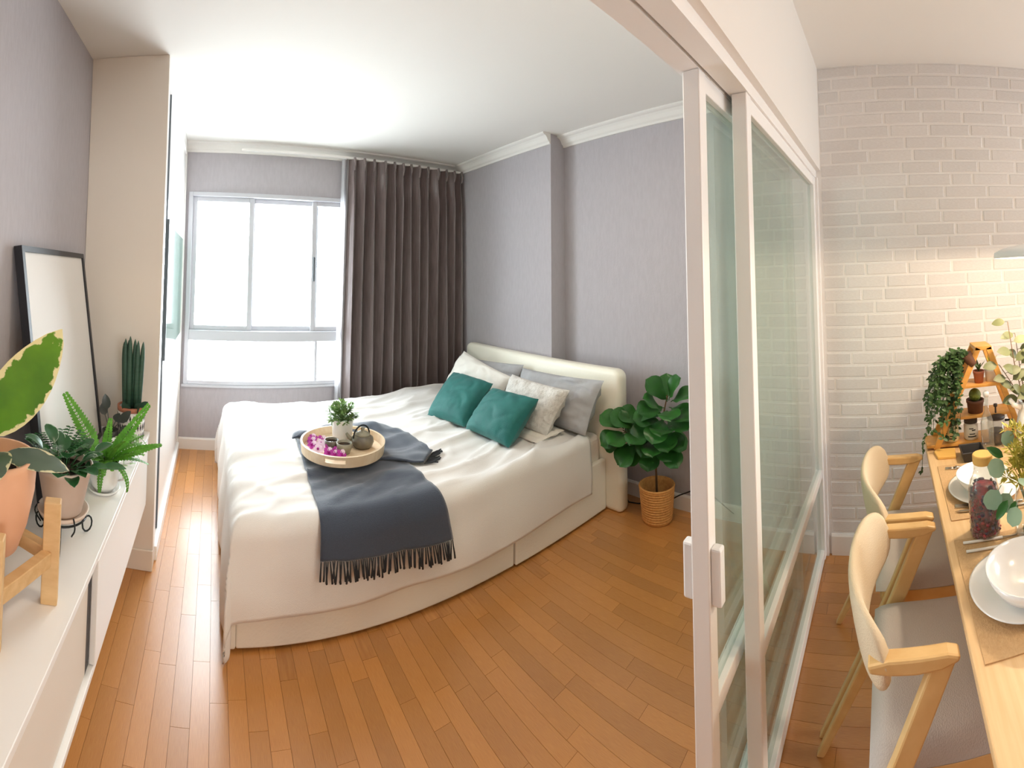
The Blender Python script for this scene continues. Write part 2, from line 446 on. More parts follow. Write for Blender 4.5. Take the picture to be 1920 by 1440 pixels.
# painted brick wall
bw = struct('wall_brick', MB().box((XB, YK, 0), (XH + .15, .5, ZC)), 'mortar_paint', 'white painted brick wall of the dining area')
BH, BJ = .0705, .0085
bx = MB()
t_ = .006
bx.add([(0, -.5, -.5), (0, .5, -.5), (0, .5, .5), (0, -.5, .5), (-1, -.47, -.42), (-1, .47, -.42), (-1, .47, .42), (-1, -.47, .42)],
       [(7, 6, 5, 4), (4, 5, 1, 0), (5, 6, 2, 1), (6, 7, 3, 2), (7, 4, 0, 3)])
brick_me = bx.mesh('brick', 'brick_paint')
bricks = []
row = 0; z = .115
while z < ZC - .005:
    h = min(BH, ZC - z); y = .36 + rv(-.0, .2) * (row % 2)
    while y > YK:
        ln = random.choice((.215, .225, .225, .235, .235, .12, .25)) ; a, b = min(y, .36), max(y - ln, YK); y -= ln
        if a - b > .03: bricks.append(((a + b) / 2, z + h / 2, a - b, h))
    z += BH; row += 1
bricks.sort(key=lambda b: -b[0])
near = [b for b in bricks if b[0] > -.98][:300]
for y, z, l, h in near:
    piece('brick', brick_me, (XB + .001, y, z), bw, (rv(.0025, .0045), l - BJ, h - BJ))
rest = MB()
for y, z, l, h in bricks[len(near):]:
    d = rv(.0025, .0045)
    rest.add([(XB + .001 + v.co.x * d, y + v.co.y * (l - BJ), z + v.co.z * (h - BJ)) for v in brick_me.vertices], [tuple(p.vertices) for p in brick_me.polygons])
tag(rest.build('far_bricks', 'brick_paint', bw), kind='stuff')

# baseboards
def base_profile(t=.014, h=.1): return [(0, 0), (t, 0), (t, h - .012), (t * .5, h), (0, h)]
m = MB(); m.add([(x, YW - p[0], p[1]) for x in (XW, XP) for p in base_profile()],
                [(0, 1, 2, 3, 4), (9, 8, 7, 6, 5)] + [(i, 5 + i, 5 + (i + 1) % 5, (i + 1) % 5) for i in range(5)])
struct('baseboard_window', m, 'white_paint', 'white baseboard under the window')
def base_x(name, x, y0, y1, label, sgn=-1, h=.1):
    m = MB(); m.add([(x + sgn * p[0], y, p[1]) for y in (y0, y1) for p in base_profile(h=h)],
                    [(0, 1, 2, 3, 4), (9, 8, 7, 6, 5)] + [(i, 5 + i, 5 + (i + 1) % 5, (i + 1) % 5) for i in range(5)])
    return struct(name, m, 'white_paint', label)
base_x('baseboard_right', XH, .52, 2.42, 'white baseboard behind the wicker basket')
base_x('baseboard_headboard', XP, 2.42, YW, 'white baseboard behind the headboard')
base_x('baseboard_brick', XB, YK, .36, 'white baseboard along the brick wall', h=.112)
base_x('baseboard_left', XW, YK, 2.25, 'white baseboard below the floating cabinet', sgn=1)

# cornice: stepped moulding between walls and ceiling
CP = [(0, -.085), (.012, -.085), (.016, -.07), (.03, -.06), (.045, -.035), (.06, -.022), (.075, -.018), (.085, -.012), (.085, 0), (0, 0)]
def cornice(name, fn, label):
    n = len(CP); vs = [fn(k, p) for k in (0, 1) for p in CP]
    struct(name, MB().add(vs, [tuple(range(n)), tuple(range(2 * n - 1, n - 1, -1))] + [(i, n + i, n + (i + 1) % n, (i + 1) % n) for i in range(n)]), 'ceiling_paint', label)
cornice('trim_1', lambda k, p: (XW if k == 0 else XP - p[0], YW - p[0], ZC + p[1]), 'white cornice above the window and curtain')
cornice('trim_2', lambda k, p: (XP - p[0], 2.42 if k == 0 else YW - p[0], ZC + p[1]), 'white cornice above the headboard wall')
cornice('trim_3', lambda k, p: (XH - p[0], .55 if k == 0 else 2.42, ZC + p[1]), 'white cornice above the fig tree wall')

# header beam over the sliding doors, with track and jamb
struct('wall_header', MB().box((XW, .36, 2.13), (XH, .53, ZC)), 'white_paint', 'white beam above the sliding glass doors')
m = MB().box((XW, .385, 2.09), (XB, .445, 2.13)); m.box((XW, .455, 2.09), (XB, .515, 2.13))
struct('trim_4', m, 'door_frame', 'overhead track of the sliding doors')
m = MB().box((XB - .022, .375, 0), (XB + .01, .52, 2.09))
struct('trim_5', m, 'door_frame', 'slim white jamb between glass doors and brick wall')
m = MB().box((XW, .40, 0), (XB - .02, .408, .006)); m.box((XW, .475, 0), (XB - .02, .483, .006))
struct('trim_6', m, 'steel', 'thin floor rail of the sliding doors')

# bedroom window
wn = bpy.data.objects.new('window_1', None); C.objects.link(wn); wn.location = ((WX0 + WX1) / 2, YW, WZ0)
tag(wn, 'white framed sliding window full of daylight', None, None, 'structure')
m = MB(); y0, y1 = YW - .025, YW + .09; t = .038
m.box((WX0, y0, WZ0), (WX0 + t, y1, WZ1)); m.box((WX1 - t, y0, WZ0), (WX1, y1, WZ1))
m.box((WX0 + t, y0, WZ0), (WX1 - t, y1, WZ0 + t * .9)); m.box((WX0 + t, y0, WZ1 - t), (WX1 - t, y1, WZ1))
m.build('window_frame', 'upvc', wn, bevel=.004)
MB().box((WX0 + t, y0, .955), (WX1 - t, y1, 1.045)).build('transom', 'upvc', wn, bevel=.004)
MB().box((WX0 - .015, YW - .035, WZ0 - .022), (WX1 + .015, YW + .02, WZ0)).build('window_sill', 'upvc', wn, bevel=.003)
MB().box((.915, y0 + .012, WZ0 + t * .9), (.94, y1 - .02, .955)).build('mullion', 'upvc', wn, bevel=.003)
def sash(xa, xb, ya):
    s = MB(); tt = .042; za, zb = 1.045, WZ1 - t
    s.box((xa, ya, za), (xa + tt, ya + .03, zb)); s.box((xb - tt, ya, za), (xb, ya + .03, zb))
    s.box((xa + tt, ya, za), (xb - tt, ya + .03, za + tt)); s.box((xa + tt, ya, zb - tt), (xb - tt, ya + .03, zb))
    sh = s.build('sash', 'upvc', wn, bevel=.003)
    MB().box((xa + tt, ya + .012, za + tt), (xb - tt, ya + .018, zb - tt)).build('pane', 'window_glass', sh)
    return sh
sash(WX0 + t, .335, YW + .005); s2 = sash(.305, .935, YW + .037); s3 = sash(.875, WX1 - t, YW + .005)
MB().box((.886, YW - .012, 1.5), (.906, YW + .006, 1.72)).build('latch', 'dark_profile', s3, bevel=.004)
MB().box((WX0 + t, YW + .03, WZ0 + t * .9), (.915, YW + .036, .955)).build('pane', 'window_glass', wn)
MB().box((.94, YW + .03, WZ0 + t * .9), (WX1 - t, YW + .036, .955)).build('pane', 'window_glass', wn)

# unseen window behind the viewer, added to bring daylight to the dining side
w2 = bpy.data.objects.new('window_fill', None); C.objects.link(w2); w2.location = (1.8, YK, .8)
tag(w2, 'white framed window added behind the viewer to let in fill daylight', None, None, 'structure')
m = MB(); xm = (BX_ + BX2_) / 2
for xa in (BX_, xm - .025, BX2_ - .05): m.box((xa, YK - .06, BZ_), (xa + .05, YK + .01, BZ2_))
m.box((BX_ + .05, YK - .06, BZ_), (BX2_ - .05, YK + .01, BZ_ + .05)); m.box((BX_ + .05, YK - .06, BZ2_ - .05), (BX2_ - .05, YK + .01, BZ2_))
m.build('window_frame', 'upvc', w2)
for a, b in ((BX_ + .05, xm - .025), (xm + .025, BX2_ - .05)): MB().box((a, YK - .03, BZ_ + .05), (b, YK - .025, BZ2_ - .05)).build('pane', 'window_glass', w2)

# sliding glass doors of the partition
def glass_door(n, x0, x1, ya, yb, label, handle):
    d = bpy.data.objects.new('door_%d' % n, None); C.objects.link(d); d.location = ((x0 + x1) / 2, (ya + yb) / 2, .008)
    tag(d, label, None, None, 'structure')
    t = .044; zt = 2.09
    MB().box((x0, ya, .008), (x0 + t, yb, zt)).build('stile', 'door_frame', d, bevel=.004)
    MB().box((x1 - t, ya, .008), (x1, yb, zt)).build('stile', 'door_frame', d, bevel=.004)
    MB().box((x0 + t, ya + .004, .008), (x1 - t, yb - .004, .06)).build('bottom_rail', 'door_frame', d, bevel=.003)
    MB().box((x0 + t, ya + .004, .44), (x1 - t, yb - .004, .485)).build('middle_rail', 'door_frame', d, bevel=.003)
    MB().box((x0 + t, ya + .004, zt - .05), (x1 - t, yb - .004, zt)).build('top_rail', 'door_frame', d, bevel=.003)
    ym = (ya + yb) / 2
    MB().box((x0 + t, ym - .003, .06), (x1 - t, ym + .003, .44)).build('pane', 'partition_glass', d)
    MB().box((x0 + t, ym - .003, .485), (x1 - t, ym + .003, zt - .05)).build('pane', 'partition_glass', d)
    if handle:
        for yy, s in ((ya, -1), (yb, 1)):
            h = MB().box((x0 + .006, min(yy, yy + s * .028), .735), (x0 + .036, max(yy, yy + s * .028), .875))
            h.build('handle', 'plastic_white', d, bevel=.006)
    return d
glass_door(1, .985, 2.05, .452, .502, 'sliding glass door with white pull handle, nearest the bed', True)
glass_door(2, 1.175, XB - .024, .388, .436, 'sliding glass door ending at the brick wall', False)

# ------------------------------------------------------------------ wardrobe
wd = thing('wardrobe', 'tall white fitted wardrobe with sliding doors and green glass band', 'wardrobe', (-.5, 3.03, 0))
WF = -.28
MB().box((XW + .002, 2.25, .0), (WF, 2.275, ZC - .002)).build('side_panel', 'cream_panel', wd)
MB().box((XW + .002, 2.238, 0), (WF + .002, 2.25, .105)).build('skirting', 'cream_panel', wd, bevel=.004)
MB().box((WF - .05, 2.275, 0), (WF, 2.33, ZC - .002)).build('front_post', 'white_lacquer', wd)
MB().box((WF - .06, 3.76, 0), (WF, YW - .002, ZC - .002)).build('front_post', 'white_lacquer', wd)
MB().box((WF - .08, 2.33, 0), (WF + .012, 3.76, .075)).build('bottom_track', 'white_lacquer', wd, bevel=.003)
MB().box((WF - .08, 2.33, 2.6), (WF, 3.76, ZC - .002)).build('top_track', 'white_lacquer', wd)
MB().box((XW + .002, 2.275, .02), (WF - .085, YW - .002, ZC - .004)).build('carcass', 'white_lacquer', wd)
def slide(ya, yb, xf, zb):
    MBd = MB().box((xf - .025, ya, .075), (xf, yb, 2.6)); d = MBd.build('sliding_door', 'white_lacquer', wd)
    MB().box((xf - .001, ya + .02, 1.03), (xf + .004, yb - .02, 1.84)).build('glass_band', 'wardrobe_glass', d)
    return d
d1 = slide(2.33, 3.06, WF - .045, 1)
d2 = slide(2.50, 3.76, WF - .012, 1)
MB().box((WF - .04, 2.485, .08), (WF - .008, 2.5, 2.6)).build('edge_profile', 'dark_profile', d2)
MB().box((WF - .008, 2.486, 1.03), (WF + .004, 2.506, 1.86)).build('handle', 'dark_profile', d2, bevel=.002)

# ------------------------------------------------------------------ floating cabinet
CH, CF = .715, -.313
cb = thing('floating_cabinet', 'long white wall-mounted cabinet carrying the row of potted plants', 'cabinet', (-.51, 1.25, .36))
MB().box((XW + .002, .35, CH - .022), (CF, 2.235, CH)).build('top', 'white_lacquer', cb, bevel=.002)
MB().box((XW + .002, .35, .36), (CF - .004, 2.2, .382)).build('bottom', 'white_lacquer', cb, bevel=.002)
MB().box((XW + .002, .35, .382), (XW + .015, 2.2, CH - .022)).build('back_panel', 'white_lacquer', cb)
for y in (.35, 1.185, 1.262, 2.18): MB().box((XW + .015, y, .382), (CF - .022, y + .018, CH - .022)).build('divider', 'white_lacquer', cb)
MB().box((CF - .036, .36, .386), (CF - .02, 1.214, CH - .026)).build('door', 'cream_panel', cb, bevel=.002)
MB().box((CF - .02, 1.25, .386), (CF - .001, 2.185, CH - .026)).build('door', 'white_lacquer', cb, bevel=.002)
# dark filler strip standing in for the shade in the gap between the doors
tag(MB().box((CF - .26, 1.2155, .383), (CF - .021, 1.2485, .685)).build('gap_shade', 'black_wood'), 'dark strip standing in for shade in the cabinet gap between the two doors', 'gap_shade')

# ------------------------------------------------------------------ bed
MT = .50
bed = thing('bed', 'white upholstered double bed with cream padded headboard', 'bed', (1.25, 2.66, 0))
BY0, BY1, BX0 = 1.81, 3.5, .13
MB().box((BX0, BY0, .012), (1.52, BY0 + .03, .335)).build('side_board', 'bed_leather', bed, bevel=.008)
MB().box((1.525, BY0 - .008, .012), (2.31, BY0 + .03, .335)).build('side_board', 'bed_leather', bed, bevel=.008)
MB().box((BX0, BY1 - .03, .012), (2.31, BY1, .335)).build('side_board', 'bed_leather', bed, bevel=.008)
MB().box((BX0 - .03, BY0 - .004, .012), (BX0, BY1 + .004, .335)).build('foot_board', 'bed_leather', bed, bevel=.008)
MB().box((BX0, BY0 + .03, .2), (2.31, BY1 - .03, .24)).build('slat_base', 'bed_leather', bed)
for x, y in ((.2, 1.9), (.2, 3.4), (2.2, 1.9), (2.2, 3.4)): MB().box((x - .03, y - .03, 0), (x + .03, y + .03, .2)).build('foot', 'black_wood', bed)
# headboard: thick pad with rounded corners
def rounded(w, h, r, n=6):
    pts = [(-w / 2, 0), (w / 2, 0)]
    for k in range(n + 1):
        a = k / n * PI / 2; pts.append((w / 2 - r + r * math.cos(a), h - r + r * math.sin(a)))
    for k in range(n + 1):
        a = PI / 2 + k / n * PI / 2; pts.append((-w / 2 + r + r * math.cos(a), h - r + r * math.sin(a)))
    return pts
hp = rounded(1.80, .93, .06)
m = MB(); m.prism([(p[0] + 2.585, p[1] + .0) for p in hp], 2.315, 2.415)
m.build('headboard', 'head_leather', bed, bevel=.03, smooth=True)
for md in bed.children[-1].modifiers: md.segments = 4
m = MB().box((.12, 1.835, .24), (2.31, 3.475, MT))
mt = m.build('mattress', 'sheet', bevel=.05); mt.modifiers[0].segments = 4
tag(mt, 'thick mattress in a pale fitted sheet on the white bed', 'mattress')

# bedspread: one cloth draped over mattress, near side, far side and foot
ZT = MT + .018
def ss(a, b, x):
    t = min(1, max(0, (x - a) / (b - a))); return t * t * (3 - 2 * t)
def top_wrinkle(x, y):
    w_ = .013 * nz(x * 1.6, y * 6.5, 1) + .015 * nz(x * 2.4 + y * 1.5, y * 10 - x * 2.5, 5) + .004 * nz(x * 9, y * 15, 9)
    w_ += .018 * (1 - abs(nz(x * 1.3 + y * .8, y * 4.2 - x * 1.2, 12))) ** 7 + .01 * (1 - abs(nz(x * 2.3 - y * .5, y * 7 - x * 2.4, 22))) ** 8
    w_ += .05 * math.exp(-((x - 1.75) ** 2 / .08 + (y - 3.3) ** 2 / .03))
    d = (y - 2.05) - (x - 1.5) * .55
    w_ += .008 * math.exp(-(d / .05) ** 2) * ss(.8, 1.3, x)
    d = (y - 1.9) - (x - 1.2) * .32
    w_ += .007 * math.exp(-(d / .035) ** 2) * ss(.9, 1.5, x)
    d = (y - 2.5) - (x - 1.35) * -.5
    w_ += .009 * math.exp(-(d / .04) ** 2) * ss(1.0, 1.2, x)
    return w_
def cover_z(x, y): return ZT + top_wrinkle(x, y)
def roll(s, R):
    """arc length s past the edge -> (outward, drop)"""
    if s <= 0: return s, 0.0
    q = R * PI / 2
    if s < q: return R * math.sin(s / R), R * (1 - math.cos(s / R))
    return R, R + (s - q)
EX, EY0, EY1, XE = .165, 1.86, 3.44, 2.14
hang_foot, hang_near = .46, .40
def spread(u, v):
    xs = -hang_foot - .06 + u * (XE - EX + hang_foot + .06)      # along x, negative over the foot end
    ysp = -hang_near + v * (EY1 - EY0 + hang_near * 2)
    R = .065
    ox, dx = roll(-xs, R) if xs < 0 else (-xs, 0)
    x = EX - ox
    W_ = EY1 - EY0
    if ysp < 0: oy, dy = roll(-ysp, R); y = EY0 - oy
    elif ysp > W_: oy, dy = roll(ysp - W_, R); y = EY1 + oy
    else: y = EY0 + ysp; dy = 0
    z = ZT - max(dx, dy) - .35 * min(dx, dy)
    fade = 1 - ss(0, .08, max(dx, dy))
    z += top_wrinkle(x, y) * fade
    drop = max(dx, dy)
    k = ss(.03, .3, drop)
    # hanging folds
    if dy > 0: y += (-1 if ysp < 0 else 1) * k * (.012 + .010 * nz(x * 3.1, z * 2.0, 3) + .012 * math.sin(x * 6 + 2 * nz(x * 2, z * 4)) * (.3 + .7 * ss(.1, .35, drop)))
    if dx > 0: x -= k * (.016 + .016 * math.sin(y * 13 + 3 * nz(y * 2, 1)) + .01 * nz(y * 5, z * 3, 7))
    if dx > .03 and dy > .03:
        q = ss(.03, .2, min(dx, dy)); x += -.02 * q; y += -.018 * q * (1 if ysp < 0 else -1)
    lift = .02 * ss(1.2, 2.0, x) if dy > 0 else 0
    return Vector((x, y, max(z + lift, .012)))
m = MB().grid(spread, 150, 170)
sp = m.build('bedspread', 'bedspread', smooth=True, solid=.012)
tag(sp, 'white woven bedspread draped over the bed and its foot end', 'bedspread')

# throw blanket: a strip over the near edge, its other end folded back to the right
th = thing('throw_blanket', 'blue-grey fringed throw blanket laid across the white bedspread', 'blanket', (.8, 2.2, ZT))
def bil(c, u, v):
    a, b, c_, d = [Vector(p) for p in c]
    return (a * (1 - u) + b * u) * (1 - v) + (d * (1 - u) + c_ * u) * v
def near_surface(x, s):
    """point on the bedspread side: s metres past the near top edge, lifted off the cloth"""
    R = .095; o, d = roll(s, R)
    return EY0 - o - ss(.02, .3, d) * .024, d
TA = [(.475, EY0), (1.05, EY0), (1.03, 2.60), (.53, 2.70)]
S0 = .215
def strip_a(u, v):
    if v < .42:
        s = S0 * (1 + .22 * u) * (1 - v / .42)
        x = .475 + .575 * u + (s / S0) * (-.012 + .045 * u)
        y, d = near_surface(x, s)
        z = ZT + .017 + top_wrinkle(x, EY0) * .5 - d
        y += -.004 - .006 * math.sin(u * 9) * ss(0, .2, d)
        return Vector((x, y, z))
    q = (v - .42) / .58; p = bil([(a, b, 0) for a, b in TA], u, q)
    return Vector((p.x, p.y, cover_z(p.x, p.y) + .016 + .006 * nz(p.x * 6, p.y * 4, 2) + (.012 * math.sin(u * 5 + q * 3) * ss(.6, 1, q))))
m = MB().grid(strip_a, 40, 60)
ca = m.build('blanket_cloth', 'throw_wool', th, smooth=True, solid=.008)
TB = [(.56, 2.66), (.93, 2.32), (1.17, 2.10), (1.27, 2.26)]
def strip_b(u, v):
    # u: 0 fold at back-left .. 1 fringe end at right ; v: across
    lo = Vector((.62, 2.36, 0)) * (1 - u) + Vector((1.115, 2.085, 0)) * u + Vector((.02, -.04, 0)) * math.sin(PI * u)
    hi = Vector((.56, 2.69, 0)) * (1 - u) + Vector((1.235, 2.20, 0)) * u + Vector((.21, .27, 0)) * math.sin(PI * min(1, u * 1.02)) ** .9
    p = lo * (1 - v) + hi * v
    zz = cover_z(p.x, p.y) + .032 + .010 * nz(p.x * 9, p.y * 9, 4)
    zz += .028 * math.exp(-((p.x - 1.06) ** 2 / .002 + (p.y - 2.64) ** 2 / .006)) + .02 * math.exp(-((p.x - .98) ** 2 / .0025 + (p.y - 2.72) ** 2 / .004))
    return Vector((p.x, p.y, zz))
MB().grid(strip_b, 40, 26).build('folded_end', 'throw_wool', th, smooth=True, solid=.008)
def tip(u, v):
    p = bil([(.50, 2.62, 0), (.72, 2.52, 0), (.78, 2.70, 0), (.535, 2.72, 0)], u, v)
    return Vector((p.x, p.y, cover_z(p.x, p.y) + .03 + .035 * math.sin(PI * v) * (1 - u) * math.sin(PI * min(1, u * 1.6 + .15))))
MB().grid(tip, 16, 12).build('rumpled_corner', 'throw_wool', th, smooth=True, solid=.008)
m = MB()
for k in range(66):
    u = (k + .5) / 66 + rv(-.004, .004)
    p = strip_a(min(1, max(0, u)), 0); L_ = rv(.07, .092); sw = rv(-.012, .012)
    pts = [p + Vector((sw * q + .012 * u * q, -.006 + rv(-.003, .003) * q, -L_ * q)) for q in (0, .35, .7, 1)]
    m.tube(pts, .0026, seg=5, taper=.0048)
for k in range(16):
    v = (k + .5) / 16
    p = strip_b(1, v); dd = Vector((.85, -.25 + .5 * v, 0)).normalized(); L_ = rv(.05, .085)
    pts = [Vector((q.x, q.y, cover_z(q.x, q.y) + .018)) for q in [p + dd * L_ * t + Vector((0, rv(-.008, .008), 0)) * t for t in (0, .4, .7, 1)]]
    m.tube(pts, .0026, seg=5, taper=.0045)
tag(m.build('fringe', 'fringe_wool', th, smooth=True), kind='stuff')

# cushions and pillows: a soft pad stretched between four corners
def cushion(name, label, cat, cor, th_, m, pinch=.05, group=None, amp=.010, seed=0, n=34):
    a, b, c, d = [Vector(p) for p in cor]     # TL, TR, BR, BL
    nrm = (b - a).cross(d - a).normalized()
    if nrm.x > 0: nrm = -nrm
    mb = MB()
    def side(sg):
        def fn(u, v):
            p = (a * (1 - u) + b * u) * (1 - v) + (d * (1 - u) + c * u) * v
            cx, cy = 2 * u - 1, 2 * v - 1
            ctr = (a + b + c + d) / 4
            # edges bow inwards between the corners
            p = p + (ctr - p) * (pinch * (1 - cx * cx) * cy * cy + pinch * (1 - cy * cy) * cx * cx)
            pr = (max(0, 1 - cx * cx) ** .5) * (max(0, 1 - cy * cy) ** .5)
            pr = pr ** .72
            w_ = amp * (nz(u * 5 + seed, v * 5, sg) + .6 * nz(u * 11 + seed, v * 9, sg + 3)) * min(1, pr * 3)
            w_ -= amp * 1.6 * (1 - abs(nz(u * 3.2 + v * 1.4 + seed, v * 2.6 - u * 1.1, sg + 8))) ** 10 * min(1, pr * 2)
            sag = .018 * math.sin(PI * v) * sg
            return p + nrm * (sg * th_ / 2 * pr + w_)
        return fn
    mb.grid(side(1), n, n); o = len(mb.v)
    mb.grid(side(-1), n, n); mb.f[n * n:] = [f[::-1] for f in mb.f[n * n:]]
    ob = mb.build(name, m, smooth=True)
    return tag(ob, label, cat, group)
cushion('pillow', 'large grey pillow against the headboard, half hidden behind the white pillow', 'pillow',
        [(2.25, 3.50, .80), (2.25, 2.56, .865), (2.13, 2.6, .53), (2.13, 3.45, .53)], .18, 'grey_cotton', seed=1)
cushion('pillow', 'large grey pillow leaning on the headboard near the fig tree', 'pillow',
        [(2.235, 2.56, .845), (2.215, 1.735, .88), (2.10, 1.80, .545), (2.09, 2.50, .54)], .19, 'grey_cotton', seed=2, amp=.018)
cushion('pillow', 'white cotton pillow behind the farther teal cushion', 'pillow',
        [(2.10, 3.19, .905), (2.09, 2.50, .80), (1.93, 2.55, .55), (1.90, 3.26, .54)], .19, 'white_cotton', seed=3)
cushion('cushion', 'white cushion with raised tufted pattern beside the grey pillow', 'cushion',
        [(2.03, 2.44, .845), (2.03, 1.865, .835), (1.90, 1.95, .56), (1.86, 2.40, .55)], .18, 'tufted_cotton', seed=4)
cushion('pillow', 'flat cream pillow lying under the tufted cushion', 'pillow',
        [(2.05, 2.42, .565), (2.05, 1.93, .565), (1.80, 1.925, .55), (1.78, 2.38, .55)], .055, 'sheet', seed=5, amp=.006)
cushion('cushion', 'teal velvet cushion nearer the curtain', 'cushion',
        [(1.89, 3.02, .775), (1.90, 2.50, .785), (1.615, 2.44, .55), (1.525, 2.80, .545)], .17, 'teal_velvet', group='teal velvet cushions', seed=6, amp=.0045)
cushion('cushion', 'teal velvet cushion in front, nearer the fig tree', 'cushion',
        [(1.83, 2.405, .785), (1.85, 1.965, .798), (1.635, 2.00, .545), (1.60, 2.41, .55)], .17, 'teal_velvet', group='teal velvet cushions', seed=7, amp=.0045)

# ------------------------------------------------------------------ curtain
cu = thing('curtain', 'floor-length taupe pleated curtain drawn to the right of the window', 'curtain', (1.75, 3.68, 0))
CX0, CX1, CZ1 = 1.16, 2.385, ZC - .092
NP = 13
def drape(u, v):
    z = .03 + (CZ1 - .03) * v
    fl_ = 1 - v
    ph = u * NP * 2 * PI + .9 * math.sin(u * 13) + .35 * math.sin(u * 31)
    amp = .068 - .026 * ss(.86, .94, v) + .014 * fl_
    x0 = CX0 - .03 * fl_ * (1 - u) ; x = x0 + (CX1 - x0) * u
    x += .012 * math.sin(ph * 2) + .016 * math.sin(fl_ * 5 + u * 20) * fl_ * (u * (1 - u) * 4)
    y = 3.70 + amp * math.sin(ph) + .012 * math.sin(ph * .5 + fl_ * 3)
    return Vector((x, y, z))
MB().grid(drape, NP * 14, 40).build('drape', 'curtain_cloth', cu, smooth=True)
for k in range(NP):
    u = (k + .75) / NP; p = drape(u, .965); m = MB()
    m.tube([(p.x, 3.65, CZ1 + .005), (p.x + .002, 3.637, CZ1 - .05), (p.x, 3.652, CZ1 - .11)], .013, seg=6, taper=.006)
    m.build('pinch_pleat', 'curtain_cloth', cu, smooth=True)
def sheer(u, v):
    z = .03 + (CZ1 - .03) * v
    return Vector((CX0 - .035 - .045 * (1 - v) + .075 * u, 3.735 + .018 * math.sin(u * 14 + v), z))
MB().grid(sheer, 16, 20).build('sheer_edge', 'sheer_cloth', cu, smooth=True)
MB().box((.2, 3.69, CZ1), (CX1 + .02, 3.72, CZ1 + .02)).build('rail', 'white_paint', cu)

# ------------------------------------------------------------------ tray and what stands on it
TC = Vector((.735, 2.335, 0)); tz = max(cover_z(TC.x + .2 * math.cos(a), TC.y + .2 * math.sin(a)) for a in [k * .4 for k in range(16)]) + .042
tr = thing('tray', 'round pale wooden tray with cut-out handles on the throw blanket', 'tray', (TC.x, TC.y, tz))
RT = .232
MB().lathe([(0, 0), (RT - .012, 0), (RT - .012, .012), (0, .012)], (TC.x, TC.y, tz), 48).build('tray_bottom', 'tray_wood', tr)
def arc(mb, a0, a1, z0, z1, r0, r1, n):
    vs = []
    for k in range(n + 1):
        a = a0 + (a1 - a0) * k / n
        for r, z in ((r0, z0), (r1, z0), (r1, z1), (r0, z1)): vs.append((TC.x + (r + (z - 0) * .12) * math.cos(a), TC.y + (r + z * .12) * math.sin(a), tz + z))
    fs = [(0, 1, 2, 3), (4 * n + 3, 4 * n + 2, 4 * n + 1, 4 * n)]
    for k in range(n):
        for i in range(4): fs.append((4 * k + i, 4 * k + (i + 1) % 4, 4 * k + 4 + (i + 1) % 4, 4 * k + 4 + i)[::-1])
    mb.add(vs, fs)
m = MB(); HA = math.radians(243); HW = .24
for ctr in (HA, HA + PI):
    arc(m, ctr - HW, ctr + HW, 0, .02, RT - .012, RT, 8); arc(m, ctr - HW, ctr + HW, .04, .055, RT - .012, RT, 8)
    arc(m, ctr + HW, ctr + PI - HW, 0, .055, RT - .012, RT, 30)
m.build('tray_rim', 'tray_wood', tr, smooth=False)
tz2 = tz + .012
pp = thing('potted_plant', 'small bushy green plant in a white cylinder pot on the tray', 'plant', (.765, 2.44, tz2))
MB().lathe([(0, 0), (.052, 0), (.058, .005), (.062, .125), (.056, .125), (.053, .105), (0, .105)], (.765, 2.44, tz2), 32).build('pot', 'white_ceramic', pp, smooth=True, bevel=.002)
for k in range(60):
    m = MB(); d = Vector((rv(-1, 1), rv(-1, 1), rv(-.3, 1.1))).normalized(); c0 = Vector((.765, 2.44, tz2 + .11))
    tipp = c0 + Vector((d.x * .085, d.y * .085, .03 + d.z * .085))
    m.tube([c0, (c0 + tipp) / 2 + Vector((0, 0, .01)), tipp], .0012, seg=4); m.edge = [0] * len(m.v)
    for q in range(9):
        b = c0.lerp(tipp, .45 + q * .065); dd = (d + Vector((rv(-1, 1), rv(-1, 1), rv(-.4, .9)))).normalized()
        m.leaf(b, dd, (0, 0, 1), rv(.02, .034), .014, .3, .2, nu=3, nv=2)
    m.build('sprig', 'boxwood', pp, smooth=True)
def cup(x, y, label, m_, r=.043, h=.056):
    c = thing('tea_cup', label, 'cup', (x, y, tz2), 'stoneware tea cups on the tray')
    MB().lathe([(0, 0), (r * .7, 0), (r * .74, .006), (r * .97, h * .55), (r, h), (r * .9, h), (r * .86, h * .55), (0, h * .5)], (x, y, tz2), 28).build('cup_body', m_, c, smooth=True)
    MB().lathe([(0, h * .78), (r * .87, h * .78)], (x, y, tz2), 28).build('tea', 'tea_liquid', c)
cup(.722, 2.262, 'pale stoneware tea cup at the front of the tray', 'stoneware_pale')
cup(.668, 2.325, 'dark stoneware tea cup between orchids and white pot', 'stoneware', .04, .054)
tp = thing('teapot', 'small dark stoneware teapot with knobbed lid on the tray', 'teapot', (.845, 2.31, tz2))
TPc = (.845, 2.31, tz2)
MB().lathe([(0, 0), (.04, 0), (.055, .012), (.064, .034), (.06, .055), (.042, .068), (.036, .072)], TPc, 32).build('pot_body', 'stoneware', tp, smooth=True)
ld = MB().lathe([(0, .068), (.042, .068), (.04, .076), (.026, .086), (.01, .09), (.008, .098), (.013, .106), (.006, .112), (0, .113)], TPc, 28).build('lid', 'stoneware_pale', tp, smooth=True)
MB().tube([(.80, 2.33, tz2 + .035), (.775, 2.345, tz2 + .05), (.762, 2.352, tz2 + .072)], .014, 10, taper=.007).build('spout', 'stoneware_pale', tp, smooth=True)
MB().tube([(.838 + .055 * math.cos(a), 2.31 + .02 * math.cos(a), tz2 + .062 + .06 * math.sin(a)) for a in [k * PI / 12 for k in range(13)]], .0045, 8).build('handle', 'black_iron', tp, smooth=True)
